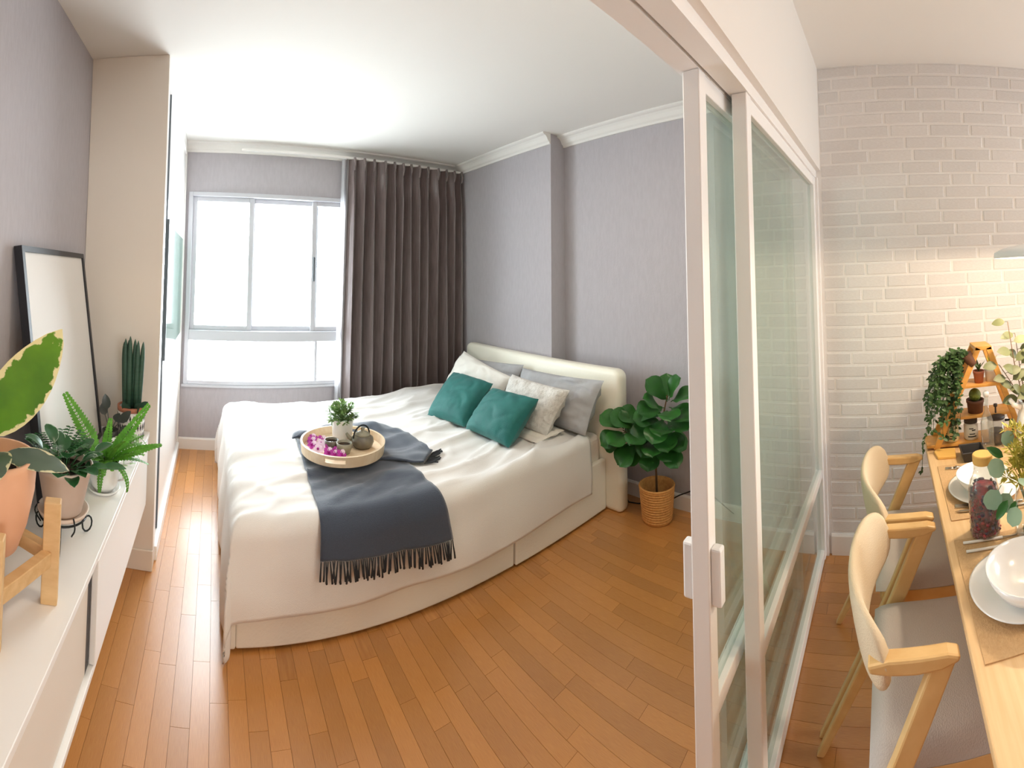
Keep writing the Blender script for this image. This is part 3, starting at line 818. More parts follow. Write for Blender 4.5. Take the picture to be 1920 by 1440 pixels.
def orchid(x, y, z, label, white):
    o = thing('orchid_flower', label, 'flower', (x, y, z), 'orchid blossoms heaped on the tray')
    dirn = Vector((rv(-.5, .2), rv(-.9, -.2), rv(.5, 1))).normalized()
    a = dirn.cross(Vector((0, 0, 1))).normalized(); b = dirn.cross(a)
    c0 = Vector((x, y, z + .017))
    for k in range(5):
        an = k * 2 * PI / 5 + .3; d = a * math.cos(an) + b * math.sin(an)
        m = MB().leaf(c0, d + dirn * .15, dirn, rv(.027, .034), .025, .2, .1, 'round', nu=4, nv=2)
        m.build('petal', 'orchid_white' if white or k == 3 else 'orchid_purple', o, smooth=True)
    MB().ellipsoid(c0 + dirn * .006, (.007, .007, .007), 8, 6).build('lip', 'orchid_purple', o, smooth=True)
spots = [(.575, 2.42), (.60, 2.47), (.565, 2.365), (.64, 2.425), (.62, 2.375), (.605, 2.33), (.645, 2.29), (.675, 2.255), (.63, 2.25), (.585, 2.30), (.655, 2.215), (.69, 2.205)]
oname = ['purple orchid blossom at the left rim of the tray', 'purple orchid blossom farthest back beside the white pot', 'purple orchid blossom against the tray rim below the leftmost',
         'purple orchid blossom just left of the white pot', 'pale pink orchid blossom in the middle of the heap', 'pale pink orchid blossom left of the heap centre',
         'purple orchid blossom just left of the dark tea cup', 'purple orchid blossom touching the pale tea cup', 'pink orchid blossom in the lower heap above the handle slot',
         'pale orchid blossom along the left inner rim', 'purple orchid blossom lowest in the heap near the front rim', 'dark pink orchid blossom at the front rim right of the lowest']
for k, (x, y) in enumerate(spots): orchid(x, y, tz2, oname[k], k in (4, 5, 9))

# ------------------------------------------------------------------ fig tree in its basket
FX, FY = 2.40, 1.46
bk = thing('basket', 'round woven wicker basket holding the fig tree', 'basket', (FX, FY, 0))
prof = [(0, 0), (.088, 0), (.094, .006)]
for k in range(13):
    z = .012 + k * .0155; r = .094 + .016 * k / 12
    prof += [(r - .001, z), (r + .005, z + .004), (r + .005, z + .010), (r - .001, z + .0145)]
prof += [(.112, .215), (.104, .218), (.098, .2), (.09, .12), (0, .12)]
MB().lathe(prof, (FX, FY, 0), 40).build('weave', 'wicker', bk, smooth=True)
MB().tube([(FX + .111 * math.cos(a), FY + .111 * math.sin(a), .217) for a in [k * 2 * PI / 36 for k in range(37)]], .007, 8).build('rim', 'wicker', bk, smooth=True)
fg = thing('fig_tree', 'fiddle-leaf fig with broad dark green leaves beside the headboard', 'plant', (FX, FY, .122))
MB().lathe([(0, .125), (.03, .13), (.088, .124), (.088, .1215), (0, .1215)], (FX, FY, 0), 24).build('soil', 'soil', fg)
MB().tube([(FX, FY, .13), (FX + .01, FY + .01, .3), (FX - .01, FY - .01, .5), (FX, FY - .06, .68), (FX - .02, FY - .1, .80)], .008, 8, taper=.004).build('trunk', 'stem_brown', fg, smooth=True)
MB().tube([(FX - .005, FY, .42), (FX - .07, FY + .08, .5), (FX - .13, FY + .17, .57)], .005, 7, taper=.003).build('branch', 'stem_brown', fg, smooth=True)
LV = [  # base x,y,z ; direction ; length ; width
 (-.02, -.10, .76, (-.5, .5, .75), .18, .16), (-.02, -.11, .77, (-.35, -.45, .9), .17, .15), (-.01, -.12, .76, (-.2, -.9, .55), .17, .15), (0, -.09, .76, (.25, .1, .9), .15, .13),
 (-.02, -.08, .72, (-.85, .35, .1), .18, .16), (-.02, -.1, .70, (-.8, -.5, .2), .17, .15), (-.01, -.07, .67, (-.5, .8, .15), .18, .16), (-.02, -.08, .65, (-.9, -.1, -.15), .19, .16),
 (0, -.08, .64, (-.4, -.9, .1), .18, .16), (-.02, -.03, .60, (-.85, .4, -.1), .18, .16), (-.01, -.04, .57, (-.7, -.6, -.1), .18, .16), (0, -.02, .54, (-.9, .1, -.2), .18, .15),
 (-.10, .10, .58, (-.6, .55, .55), .17, .16), (-.13, .16, .58, (-.45, .7, .45), .16, .15), (-.13, .15, .56, (-.8, .45, -.1), .16, .15), (-.11, .13, .54, (-.75, .1, .05), .17, .15),
 (-.12, .13, .56, (-.25, .2, .95), .13, .07), (-.12, .13, .52, (-.6, .75, -.2), .15, .14), (-.06, .1, .50, (-.75, .3, -.4), .18, .15), (-.03, .04, .49, (-.7, .45, -.4), .18, .15),
 (0, 0, .50, (-.5, -.8, -.2), .18, .15), (0, -.04, .54, (-.1, -1, -.1), .17, .15), (-.01, .02, .47, (-.8, -.25, -.4), .16, .14), (0, -.06, .6, (.1, -.9, .35), .16, .14),
 (-.05, .06, .6, (-.4, .6, .4), .17, .15), (-.03, .02, .57, (-.3, .9, .1), .16, .15), (-.03, -.06, .70, (-.7, .2, .6), .15, .14), (0, -.1, .72, (-.2, -.95, .0), .17, .15),
 (-.02, -.05, .63, (-.8, .6, .25), .17, .16), (-.02, -.07, .60, (-.9, -.4, .2), .18, .16), (-.06, .05, .54, (-.95, -.1, .15), .17, .15), (-.04, .0, .52, (-.9, -.5, -.05), .17, .15),
 (0, -.03, .50, (-.3, -1, .15), .18, .16), (0, -.05, .47, (-.5, -.9, -.3), .16, .14), (-.09, .09, .49, (-.85, .2, -.35), .16, .14), (-.02, -.12, .67, (-.5, -.85, .3), .17, .15)]
for bx_, by_, bz_, d, L_, W_ in LV:
    d = Vector(d).normalized(); d = Vector((d.x * .8 if d.x < 0 else d.x * .4, d.y * .85, d.z))
    m = MB().leaf((FX + bx_, FY + by_, bz_), d, (-.5, -.2, 1), L_, W_, rv(.25, .7), .18, 'fiddle', nu=9, nv=6, wave=.05, petiole=.02, r_pet=.0028)
    m.build('leaf', 'fig_leaf', fg, smooth=True)
tag(MB().tube([(2.53, 1.80, .006), (2.47, 1.73, .006), (2.49, 1.66, .006), (2.55, 1.62, .007), (2.553, 1.5, .02), (2.556, 1.38, .1), (2.563, 1.26, .16), (2.568, 1.15, .14), (2.568, 1.0, .05)], .004, 6).build('power_cable', 'cable_black', smooth=True),
    'black power cable trailing along the wall behind the wicker basket', 'cable')

# ------------------------------------------------------------------ things on the floating cabinet
# framed picture leaning on the left wall
fr = thing('picture_frame', 'black framed blank sheet leaning against the left wall', 'picture', (-.58, 1.74, CH))
P0 = Vector((-.535, 0, CH + .002)); P1 = Vector((-.672, 0, 1.625)); fd = (P1 - P0).normalized(); fn_ = Vector((fd.z, 0, -fd.x))
FL = (P1 - P0).length
def fbox(y0, y1, a0, a1, d0, d1):
    vs = []
    for y in (y0, y1):
        for a, d in ((a0, d0), (a1, d0), (a1, d1), (a0, d1)): q = P0 + fd * a + fn_ * d; vs.append((q.x, y, q.z))
    return MB().add(vs, [(3, 2, 1, 0), (4, 5, 6, 7), (0, 1, 5, 4), (1, 2, 6, 5), (2, 3, 7, 6), (3, 0, 4, 7)])
FA, FB = 1.375, 2.105
fbox(FA, FA + .022, 0, FL, -.032, 0).build('frame_side', 'black_wood', fr)
fbox(FB - .022, FB, 0, FL, -.032, 0).build('frame_side', 'black_wood', fr)
fbox(FA + .022, FB - .022, FL - .022, FL, -.032, 0).build('frame_top', 'black_wood', fr)
fbox(FA + .022, FB - .022, 0, .022, -.032, 0).build('frame_bottom', 'black_wood', fr)
fbox(FA + .022, FB - .022, .022, FL - .022, -.026, -.008).build('sheet', 'paper', fr)

# rubber plant in a peach pot on a wooden stand
RX, RY = -.512, .955
st = thing('plant_stand', 'small pale wooden plant stand under the peach pot', 'stand', (RX, RY, CH))
SC = {(1, 1): (-.380, 1.022), (1, -1): (-.437, .828), (-1, 1): (-.590, 1.084), (-1, -1): (-.647, .890)}
for k, (x, y) in SC.items():
    MB().bar((x, y, CH), (x, y, CH + .25), .042, .03, (1, .28, 0)).build('leg', 'birch', st, bevel=.003)
def mid(a, b, t): return tuple(Vector(SC[a]).lerp(Vector(SC[b]), t))
for a, b in (((-1, 1), (1, 1)), ((-1, -1), (1, -1)), ((1, -1), (1, 1)), ((-1, -1), (-1, 1))):
    MB().bar((*mid(a, b, .08), CH + .115), (*mid(a, b, .92), CH + .115), .035, .026, (0, 0, 1)).build('crossbar', 'birch', st, bevel=.002)
MB().bar((*mid((-1, -1), (1, -1), .5), CH + .11), (*mid((-1, 1), (1, 1), .5), CH + .11), .02, .03, (0, 0, 1)).build('crossbar', 'birch', st, bevel=.002)
rb = thing('rubber_plant', 'variegated rubber plant in a smooth peach clay pot on the wooden stand', 'plant', (RX, RY, CH + .13))
z0 = CH + .131
MB().lathe([(0, 0), (.05, 0), (.064, .01), (.085, .07), (.1, .15), (.103, .22), (.098, .232), (.09, .232), (.091, .2), (0, .195)], (RX, RY, z0), 48).build('pot', 'terracotta', rb, smooth=True)
MB().lathe([(0, .199), (.091, .197)], (RX, RY, z0), 32).build('soil', 'soil', rb)
zt = z0 + .2
MB().tube([(RX, RY, zt), (RX - .01, RY + .01, zt + .1), (RX, RY + .015, zt + .2)], .008, 8, taper=.005).build('stem', 'stem_green', rb, smooth=True)
def rleaf(b, d, n, L_, W_, bend, m_, fold=.2): MB().leaf(b, d, n, L_, W_, bend, fold, 'oval', nu=12, nv=8, petiole=.02, r_pet=.003).build('leaf', m_, rb, smooth=True)
rleaf((RX - .04, RY + .0, zt + .05), (.58, .04, .92), (.55, -.75, .35), .35, .135, -.12, 'tineke_leaf', .12)
rleaf((RX, RY, zt + .03), (.95, .12, .18), (-.2, -.25, 1), .17, .085, .65, 'tineke_dark', -.1)
rleaf((RX - .01, RY - .02, zt + .05), (-.1, -.7, .45), (.5, .2, 1), .15, .08, .9, 'tineke_dark', -.1)
rleaf((RX - .02, RY, zt + .1), (-.7, -.3, .6), (.4, -.3, 1), .2, .1, .5, 'tineke_leaf')
rleaf((RX + .0, RY - .02, zt + .04), (.45, -.8, .3), (-.2, -.3, 1), .12, .085, .9, 'tineke_dark', -.1)

# peperomia in a grey-pink pot on a wire stand
QX, QY = -.437, 1.265
zs = CH + .083
ws = thing('wire_stand', 'black wire plant stand with curled feet holding a pale saucer', 'stand', (QX, QY, CH))
MB().tube([(QX + .072 * math.cos(a), QY + .072 * math.sin(a), zs - .004) for a in [k * 2 * PI / 32 for k in range(33)]], .0032, 6).build('ring', 'black_iron', ws, smooth=True)
for k in range(3):
    a = math.radians(-75 + 120 * k); c, s = math.cos(a), math.sin(a)
    pts = [(QX + .072 * c, QY + .072 * s, zs - .004), (QX + .07 * c, QY + .07 * s, CH + .045)]
    for q in range(11):
        an = PI + q / 10 * 1.75 * PI; rr = .017
        pts.append((QX + (.07 + .0 + rr + rr * math.cos(an) * 1) * c * 1, QY + (.07 + rr + rr * math.cos(an)) * s, CH + .0045 + .024 + .024 * math.sin(an)))
    MB().tube(pts, .0028, 6).build('leg', 'black_iron', ws, smooth=True)
    b = a + .5; c, s = math.cos(b), math.sin(b)
    pts = [(QX + (.076 + .012 * math.sin(q * .55)) * c, QY + (.076 + .012 * math.sin(q * .55)) * s, zs + .02 - .008 * q) for q in range(8)]
    MB().tube(pts, .0025, 6).build('scroll', 'black_iron', ws, smooth=True)
tag(MB().lathe([(0, 0), (.062, 0), (.074, .004), (.08, .016), (.076, .018), (.068, .008), (0, .006)], (QX, QY, zs), 40).build('saucer', 'clay_grey', smooth=True), 'pale clay saucer on the black wire stand', 'saucer')
pe = thing('peperomia', 'glossy dark-leaved peperomia in a grey-pink pot on the wire stand', 'plant', (QX, QY, zs + .007))
zq = zs + .008
MB().lathe([(0, 0), (.054, 0), (.058, .004), (.083, .125), (.088, .128), (.088, .142), (.081, .142), (.078, .12), (0, .12)], (QX, QY, zq), 44).build('pot', 'clay_grey', pe, smooth=True)
MB().lathe([(0, .126), (.079, .122)], (QX, QY, zq), 24).build('soil', 'soil', pe)
for k in range(32):
    a = k * 2.4; r0 = rv(.01, .045); el = rv(.15, 1.0)
    b = (QX + r0 * math.cos(a), QY + r0 * math.sin(a), zq + .123)
    d = Vector((math.cos(a) * math.cos(el), math.sin(a) * math.cos(el), math.sin(el)))
    MB().leaf(b, d, (0, 0, 1), rv(.06, .082), rv(.042, .054), rv(.3, .9), .2, 'oval', nu=6, nv=4, petiole=rv(.03, .085), r_pet=.0018).build('leaf', 'pep_margin' if k % 3 else 'pep_leaf', pe, smooth=True)
# a second rosette with small ridged leaves behind it
for k in range(16):
    a = k * 2.4 + .5; el = rv(.1, .55)
    b = (QX - .045 + .02 * math.cos(a), QY + .05 + .02 * math.sin(a), zq + .135)
    d = Vector((math.cos(a) * math.cos(el), math.sin(a) * math.cos(el), math.sin(el)))
    m = MB()
    m.tube([b, Vector(b) + d * .075 + Vector((0, 0, .03))], .0014, 4); m.edge = [0] * len(m.v)
    for q in range(7):
        for s in (-1, 1):
            p = Vector(b) + (d * .075 + Vector((0, 0, .03))) * (.3 + q * .11); sd = d.cross(Vector((0, 0, 1))).normalized() * s
            m.leaf(p, sd + d * .4, (0, 0, 1), .02, .014, .3, .1, 'round', nu=3, nv=2)
    m.build('small_frond', 'pep_leaf', pe, smooth=True)

# boston fern in a white pot
NX, NY = -.392, 1.60
tag(MB().lathe([(0, 0), (.05, 0), (.062, .012), (.06, .016), (.05, .007), (0, .006)], (NX, NY, CH), 36).build('saucer', 'white_ceramic', smooth=True), 'white saucer on the cabinet under the fern pot', 'saucer')
fe = thing('fern', 'bright green fern with toothed fronds in a white round pot', 'plant', (NX, NY, CH + .007))
zf = CH + .008
MB().lathe([(0, 0), (.038, 0), (.052, .02), (.06, .05), (.058, .085), (.054, .1), (.058, .105), (.053, .106), (.05, .09), (0, .088)], (NX, NY, zf), 40).build('pot', 'white_ceramic', fe, smooth=True)
MB().tube([(NX + .057, NY - .02, zf + .09), (NX + .08, NY - .03, zf + .085), (NX + .078, NY - .03, zf + .055), (NX + .06, NY - .02, zf + .045)], .004, 7).build('handle', 'white_ceramic', fe, smooth=True)
MB().lathe([(0, .094), (.05, .092)], (NX, NY, zf), 20).build('soil', 'soil', fe)
def frond(base, d, L_, W_, bend, m_, parent, name='frond', n=16, face=(0, 0, 1)):
    """a rib with opposite leaflets, bending down towards its tip"""
    m = MB(); base = Vector(base); d = Vector(d).normalized()
    side = d.cross(Vector(face)).normalized(); pos = base.copy(); pts = [pos.copy()]; dirs = [d.copy()]
    for k in range(n):
        a = bend * (k + 1) / n
        cur = Quaternion(side, -a) @ d
        pos = pos + cur * L_ / n; pts.append(pos.copy()); dirs.append(cur.copy())
    m.tube(pts, .0016, 4, taper=.0006); m.edge = [0] * len(m.v)
    for k in range(2, n + 1):
        t = k / n; w_ = W_ / 2 * min(1, t * 3) * (1 - .72 * t ** 1.6) + .002
        nrm = side.cross(dirs[k])
        if nrm.dot(Vector(face)) < 0: nrm = -nrm
        for s in (-1, 1):
            m.leaf(pts[k], side * s + dirs[k] * .35, nrm, w_, L_ / n * 1.3, .25, .08, 'oval', nu=3, nv=2)
    return m.build(name, m_, parent, smooth=True)
frond((NX - .01, NY, zf + .1), (-.55, -.12, .9), .29, .085, -.2, 'fern_leaf', fe, n=22, face=(.3, -1, .3))
frond((NX + .01, NY, zf + .1), (.52, -.1, .85), .27, .065, .15, 'fern_leaf', fe, n=22, face=(-.3, -1, .4))
frond((NX + .02, NY, zf + .1), (.75, .1, .45), .20, .05, .5, 'fern_leaf', fe, face=(-.2, -.6, .8))
frond((NX + .02, NY, zf + .1), (.7, -.2, .6), .19, .055, .6, 'fern_leaf', fe, face=(-.2, -.6, .8))
frond((NX + .0, NY, zf + .1), (.1, -.2, 1), .16, .05, .3, 'fern_leaf', fe, face=(0, -1, .3))
for k in range(26):
    a = k * 2.4; el = rv(.5, 1.25)
    frond((NX + .015 * math.cos(a), NY + .015 * math.sin(a), zf + .098), (math.cos(a) * math.cos(el), math.sin(a) * math.cos(el), math.sin(el)), rv(.10, .19), rv(.035, .055), rv(.5, 1.5), 'fern_leaf', fe, n=13)
frond((NX + .04, NY - .03, zf + .1), (.55, -.35, .35), .12, .03, 2.2, 'fern_leaf', fe, n=12)
frond((NX + .0, NY - .045, zf + .1), (.1, -.6, .3), .11, .03, 2.3, 'fern_leaf', fe, n=12)

# trailing plant in a low white pot
VX, VY = -.388, 1.875
tq = thing('trailing_plant', 'small trailing plant in a low white pot hanging over the cabinet edge', 'plant', (VX, VY, CH))
MB().lathe([(0, 0), (.052, 0), (.058, .006), (.058, .022), (.05, .026), (.056, .03), (.062, .075), (.056, .075), (.052, .06), (0, .058)], (VX, VY, CH), 36).build('pot', 'white_ceramic', tq, smooth=True)
MB().lathe([(0, .065), (.054, .062)], (VX, VY, CH), 20).build('soil', 'soil', tq)
for k in range(11):
    a = rv(-1.9, 1.3); L_ = rv(.07, .13); b = Vector((VX, VY, CH + .066)); m = MB()
    dx, dy = math.cos(a), math.sin(a); pts = [b + Vector((dx * q * L_, dy * q * L_, .05 * math.sin(PI * min(1, q * .8)) - .12 * max(0, q - .55) * (1.4 if k < 5 else .5))) for q in [i / 8 for i in range(9)]]
    for p in pts: p.z = max(p.z, CH + .012) if p.x < CF + .01 else p.z
    m.tube(pts, .0012, 4); m.edge = [0] * len(m.v)
    for q in range(1, 9):
        for s in (-1, 1): m.leaf(pts[q], Vector((-dy * s, dx * s, rv(-.2, .5))), (0, 0, 1), rv(.014, .022), .011, .3, .15, nu=3, nv=2)
    m.build('vine', 'trail_leaf', tq, smooth=True)

# snake plant in a patterned pot
GX, GY = -.39, 2.10
sn = thing('snake_plant', 'tall cylindrical snake plant in a black and white patterned pot', 'plant', (GX, GY, CH))
zp = CH
snp = MB().lathe([(0, 0), (.058, 0), (.062, .004), (.068, .165), (.062, .165), (.06, .14), (0, .14)], (GX, GY, zp), 40).build('pot', 'pot_band', sn, smooth=True)
MB().lathe([(.0672, .15), (.0695, .15), (.0705, .172), (.061, .172), (.061, .165)], (GX, GY, zp), 40).build('pot_rim', 'pot_rim_clay', snp, smooth=True)
for rw, (z1, z2) in enumerate(((.105, .14), (.06, .095), (.015, .05))):
    m = MB()
    for k in range(26):
        a = (k + .5 * rw) * 2 * PI / 26; r1, r2 = .0623 + .0362 * z1 + .0007, .0623 + .0362 * z2 + .0007
        zc, hw = (z1 + z2) / 2, .0042
        ring = [(a - hw / .065, zc), (a, z1), (a + hw / .065, zc), (a, z2)]
        vs = [(GX + (.0626 + .0355 * z) * math.cos(q), GY + (.0626 + .0355 * z) * math.sin(q), zp + z) for q, z in ring]
        vs += [(GX + (.0638 + .0355 * z) * math.cos(q), GY + (.0638 + .0355 * z) * math.sin(q), zp + z) for q, z in ring]
        m.add(vs, [(4, 5, 6, 7), (0, 1, 5, 4), (1, 2, 6, 5), (2, 3, 7, 6), (3, 0, 4, 7)])
    tag(m.build('diamond_band', 'pattern_black', snp), kind='stuff')
MB().lathe([(0, .148), (.061, .145)], (GX, GY, zp), 20).build('soil', 'soil', sn)
for k, (dx, dy, h, lean) in enumerate([(-.03, 0, .35, -.012), (-.012, -.012, .365, -.004), (.006, .004, .35, .0), (.02, -.008, .345, .004), (-.02, .018, .34, -.01), (.012, .022, .33, .008), (.034, .0, .34, .014), (-.036, .012, .33, -.016)]):
    b = Vector((GX + dx, GY + dy, zp + .145))
    MB().tube([b + Vector((lean * q, 0, h * q)) for q in (0, .4, .75, .9, .96, 1)], [.0125, .0135, .0125, .009, .0055, .001], 10).build('leaf_spear', 'snake_leaf', sn, smooth=True)
for dx, dy, d in ((.045, -.03, (.45, -.3, .7)), (.0, -.045, (-.25, -.4, .5)), (.03, -.04, (.2, -.5, .6))):
    MB().leaf((GX + dx, GY + dy, zp + .15), d, (-.3, -.7, .4), .075, .045, .3, .2, 'oval', nu=6, nv=4).build('side_leaf', 'snake_leaf', sn, smooth=True)

# small dark plant beside the frame
ZX, ZY = -.475, 2.02
zz = thing('dark_leaf_plant', 'little plant with dark rounded leaves in a black pot next to the picture frame', 'plant', (ZX, ZY, CH))
MB().lathe([(0, 0), (.032, 0), (.04, .07), (.036, .07), (.034, .055), (0, .055)], (ZX, ZY, CH), 28).build('pot', 'dark_ceramic', zz, smooth=True)
for d, h, L_ in (((-.15, -.1, 1), .11, .075), ((.6, -.1, .7), .07, .08), ((.75, -.2, .25), .05, .075), ((-.4, .3, .8), .08, .06), ((.3, -.4, .6), .09, .06)):
    b = Vector((ZX, ZY, CH + .057)); d = Vector(d).normalized()
    MB().leaf(b, d, (.2, -.9, .4), L_, .042, .3, .15, 'oval', nu=6, nv=4, petiole=h, r_pet=.002).build('leaf', 'zz_leaf', zz, smooth=True)

# ------------------------------------------------------------------ dining table
TZ = .75
tb = thing('dining_table', 'long pale wooden dining table set for a meal', 'table', (1.33, -.55, 0))
TX0, TX1, TY0, TY1 = .62, 2.04, -.95, -.143
MB().box((TX0, TY0, TZ - .028), (TX1, TY1, TZ)).build('tabletop', 'table_wood', tb, bevel=.004)
for x in (TX0 + .06, TX1 - .06):
    for y in (TY0 + .06, TY1 - .28): MB().bar((x, y, TZ - .028), (x, y, 0), .055, .055, (1, 0, 0), w2=.75).build('leg', 'table_wood', tb, bevel=.004)
for y in (TY0 + .06, TY1 - .28): MB().box((TX0 + .09, y - .012, TZ - .10), (TX1 - .09, y + .012, TZ - .028)).build('apron', 'table_wood', tb)

# ------------------------------------------------------------------ dining chairs
ch = thing('dining_chair', 'nearest pale wooden armchair with curved oatmeal backrest at the table', 'chair', (0, 0, 0), 'wooden armchairs along the dining table')
def backrest():
    mb = MB(); nu, nv = 32, 10; rings = []
    for i in range(nu + 1):
        u = 2 * i / nu - 1
        hh = .088 * max(.0, 1 - abs(u) ** 5) ** .5 + .004
        zc = .700 + .006 * u * u
        x = .236 * math.sin(u * 1.25) / math.sin(1.25); y = .108 - .082 * abs(u) ** 2.0
        d = Vector((.236 * math.cos(u * 1.25), -.082 * 2.0 * abs(u) * (1 if u > 0 else -1), 0)).normalized(); n_ = Vector((-d.y, d.x, 0))
        ring = []
        for k in range(16):
            a = 2 * PI * k / 16; co, si = math.cos(a), math.sin(a)
            tt = .017 * (abs(co) ** .7) * (1 if co > 0 else -1); zz_ = hh * (abs(si) ** .75) * (1 if si > 0 else -1)
            p = Vector((x, y, zc)) + n_ * tt + Vector((0, 0, zz_)); p.y += .16 * (p.z - .70)
            ring.append(p)
        rings.append(ring)
    vs = [p for r in rings for p in r]; fs = []
    for i in range(nu):
        for k in range(16): fs.append((i * 16 + k, i * 16 + (k + 1) % 16, (i + 1) * 16 + (k + 1) % 16, (i + 1) * 16 + k))
    fs += [tuple(range(16))[::-1], tuple(range(nu * 16, nu * 16 + 16))]
    return mb.add(vs, fs)
backrest().build('backrest', 'back_fabric', ch, smooth=True)
for s in (-1, 1):
    x = .232 * s
    MB().prism([(.075, .712), (.03, .722), (-.10, .724), (-.128, .716), (-.124, .704), (-.085, .692), (-.03, .688), (.03, .69), (.07, .695)], x - .018, x + .018).build('armrest', 'chair_wood', ch, bevel=.006)
    MB().prism([(-.118, .705), (-.06, .695), (.03, .50), (.10, .36), (.285, 0), (.26, 0), (.045, .38), (-.03, .52)], x - .014, x + .014).build('rear_leg', 'chair_wood', ch, bevel=.005)
    MB().bar((.21 * s, -.325, .43), (.21 * s, -.34, 0), .034, .034, (1, 0, 0), w2=.7).build('front_leg', 'chair_wood', ch, bevel=.005)
    MB().box((.21 * s - .012, -.33, .425), (.21 * s + .012, .06, .468)).build('seat_rail', 'chair_wood', ch, bevel=.004)
MB().box((-.2, -.34, .425), (.2, -.318, .466)).build('seat_rail', 'chair_wood', ch, bevel=.004)
MB().box((-.2, .045, .425), (.2, .067, .466)).build('seat_rail', 'chair_wood', ch, bevel=.004)
def seat(u, v):
    cx, cy = 2 * u - 1, 2 * v - 1; e = (1 - cx ** 6) * (1 - cy ** 6)
    return Vector((.222 * cx, -.145 + .225 * cy, .468 + .048 * max(0, e) ** .35))
def seat_b(u, v): p = seat(u, v); return Vector((p.x, p.y, .467))
m = MB().grid(seat, 20, 20); m.grid(seat_b, 20, 20); m.f[400:] = [f[::-1] for f in m.f[400:]]
m.build('seat', 'seat_fabric', ch, smooth=True)
ch2 = copy_tree(ch)
ch.location = (1.18, 0, 0); ch2.location = (1.70, 0, 0)
ch2['label'] = 'farther pale wooden armchair with curved oatmeal backrest, next to the brick wall'

# ------------------------------------------------------------------ table setting
def mat_(x0, x1, y0, y1, label):
    return tag(MB().box((x0, y0, TZ), (x1, y1, TZ + .003)).build('placemat', 'placemat'), label, 'placemat', 'woven placemats on the table')
mat_(1.36, 1.74, -.56, -.172, 'tan placemat under the farther plate and bowl')
mat_(.86, 1.262, -.56, -.165, 'tan placemat under the nearer plate and bowl')
ZM = TZ + .003
def plate(x, y, r, label):
    return tag(MB().lathe([(0, 0), (r * .6, 0), (r * .64, .004), (r * .95, .014), (r, .018), (r * .96, .019), (r * .66, .009), (0, .007)], (x, y, ZM), 56).build('plate', 'plate_glaze', smooth=True), label, 'plate', 'white dinner plates')
def bowl(x, y, r, h, label, z=ZM + .0085):
    return tag(MB().lathe([(0, 0), (r * .42, 0), (r * .46, .004), (r * .8, h * .4), (r * .96, h * .78), (r, h), (r * .97, h), (r * .92, h * .76), (r * .74, h * .4), (r * .4, .008), (0, .006)], (x, y, z), 56).build('bowl', 'white_ceramic', smooth=True), label, 'bowl', 'white soup bowls')
plate(1.515, -.314, .128, 'white dinner plate at the farther place setting')
bowl(1.505, -.308, .094, .058, 'white bowl on the farther plate behind the red bottle')
plate(1.03, -.298, .13, 'white dinner plate at the nearer place setting')
bowl(1.0, -.312, .108, .066, 'large white bowl on the nearer plate')
def fork(name, label, cat, a, b, tines=True, handle='steel'):
    o = thing(name, label, cat, (a[0], a[1], ZM)); a = Vector((*a, ZM + .004)); b = Vector((*b, ZM + .004)); d = (b - a); s = Vector((-d.y, d.x, 0)).normalized()
    MB().tube([a, a.lerp(b, .25), a.lerp(b, .5)], .0038, 8).build('grip', handle, o, smooth=True)
    MB().tube([a.lerp(b, .49), a.lerp(b, .7)], .0022, 6).build('neck', 'steel', o, smooth=True)
    if tines:
        MB().tube([a.lerp(b, .69), a.lerp(b, .76), a.lerp(b, .8)], .004, 6, taper=.0085).build('shoulder', 'steel', o, smooth=True)
        for k in range(4): MB().tube([a.lerp(b, .79) + s * (k - 1.5) * .005, b + s * (k - 1.5) * .0052], .0013, 5).build('tine', 'steel', o, smooth=True)
    else:
        q = a.lerp(b, .68); m = MB(); w_ = s * .008
        up_ = Vector((0, 0, .0012)); tipx = b
        m.add([q + w_ * .4 - up_, q - w_ * .4 - up_, a.lerp(b, .9) - w_ - up_, tipx - up_, a.lerp(b, .9) + w_ * .4 - up_] + [q + w_ * .4 + up_, q - w_ * .4 + up_, a.lerp(b, .9) - w_ + up_, tipx + up_, a.lerp(b, .9) + w_ * .4 + up_],
              [(4, 3, 2, 1, 0), (5, 6, 7, 8, 9)] + [(i, (i + 1) % 5, 5 + (i + 1) % 5, 5 + i) for i in range(5)])
        m.build('blade', 'steel', o)
fork('fork', 'steel fork beyond the farther plate', 'fork', (1.69, -.40), (1.705, -.20))
fork('fork', 'steel fork lying before the farther plate, nearer the bowl', 'fork', (1.398, -.42), (1.432, -.195))
fork('knife', 'steel knife lying before the farther plate at the mat edge', 'knife', (1.375, -.42), (1.398, -.19), tines=False)
fork('knife', 'white-handled knife next to the nearer bowl', 'knife', (1.237, -.188), (1.225, -.42), tines=False, handle='handle_white')
fork('fork', 'white-handled fork next to the nearer bowl', 'fork', (1.198, -.19), (1.19, -.42), handle='handle_white')

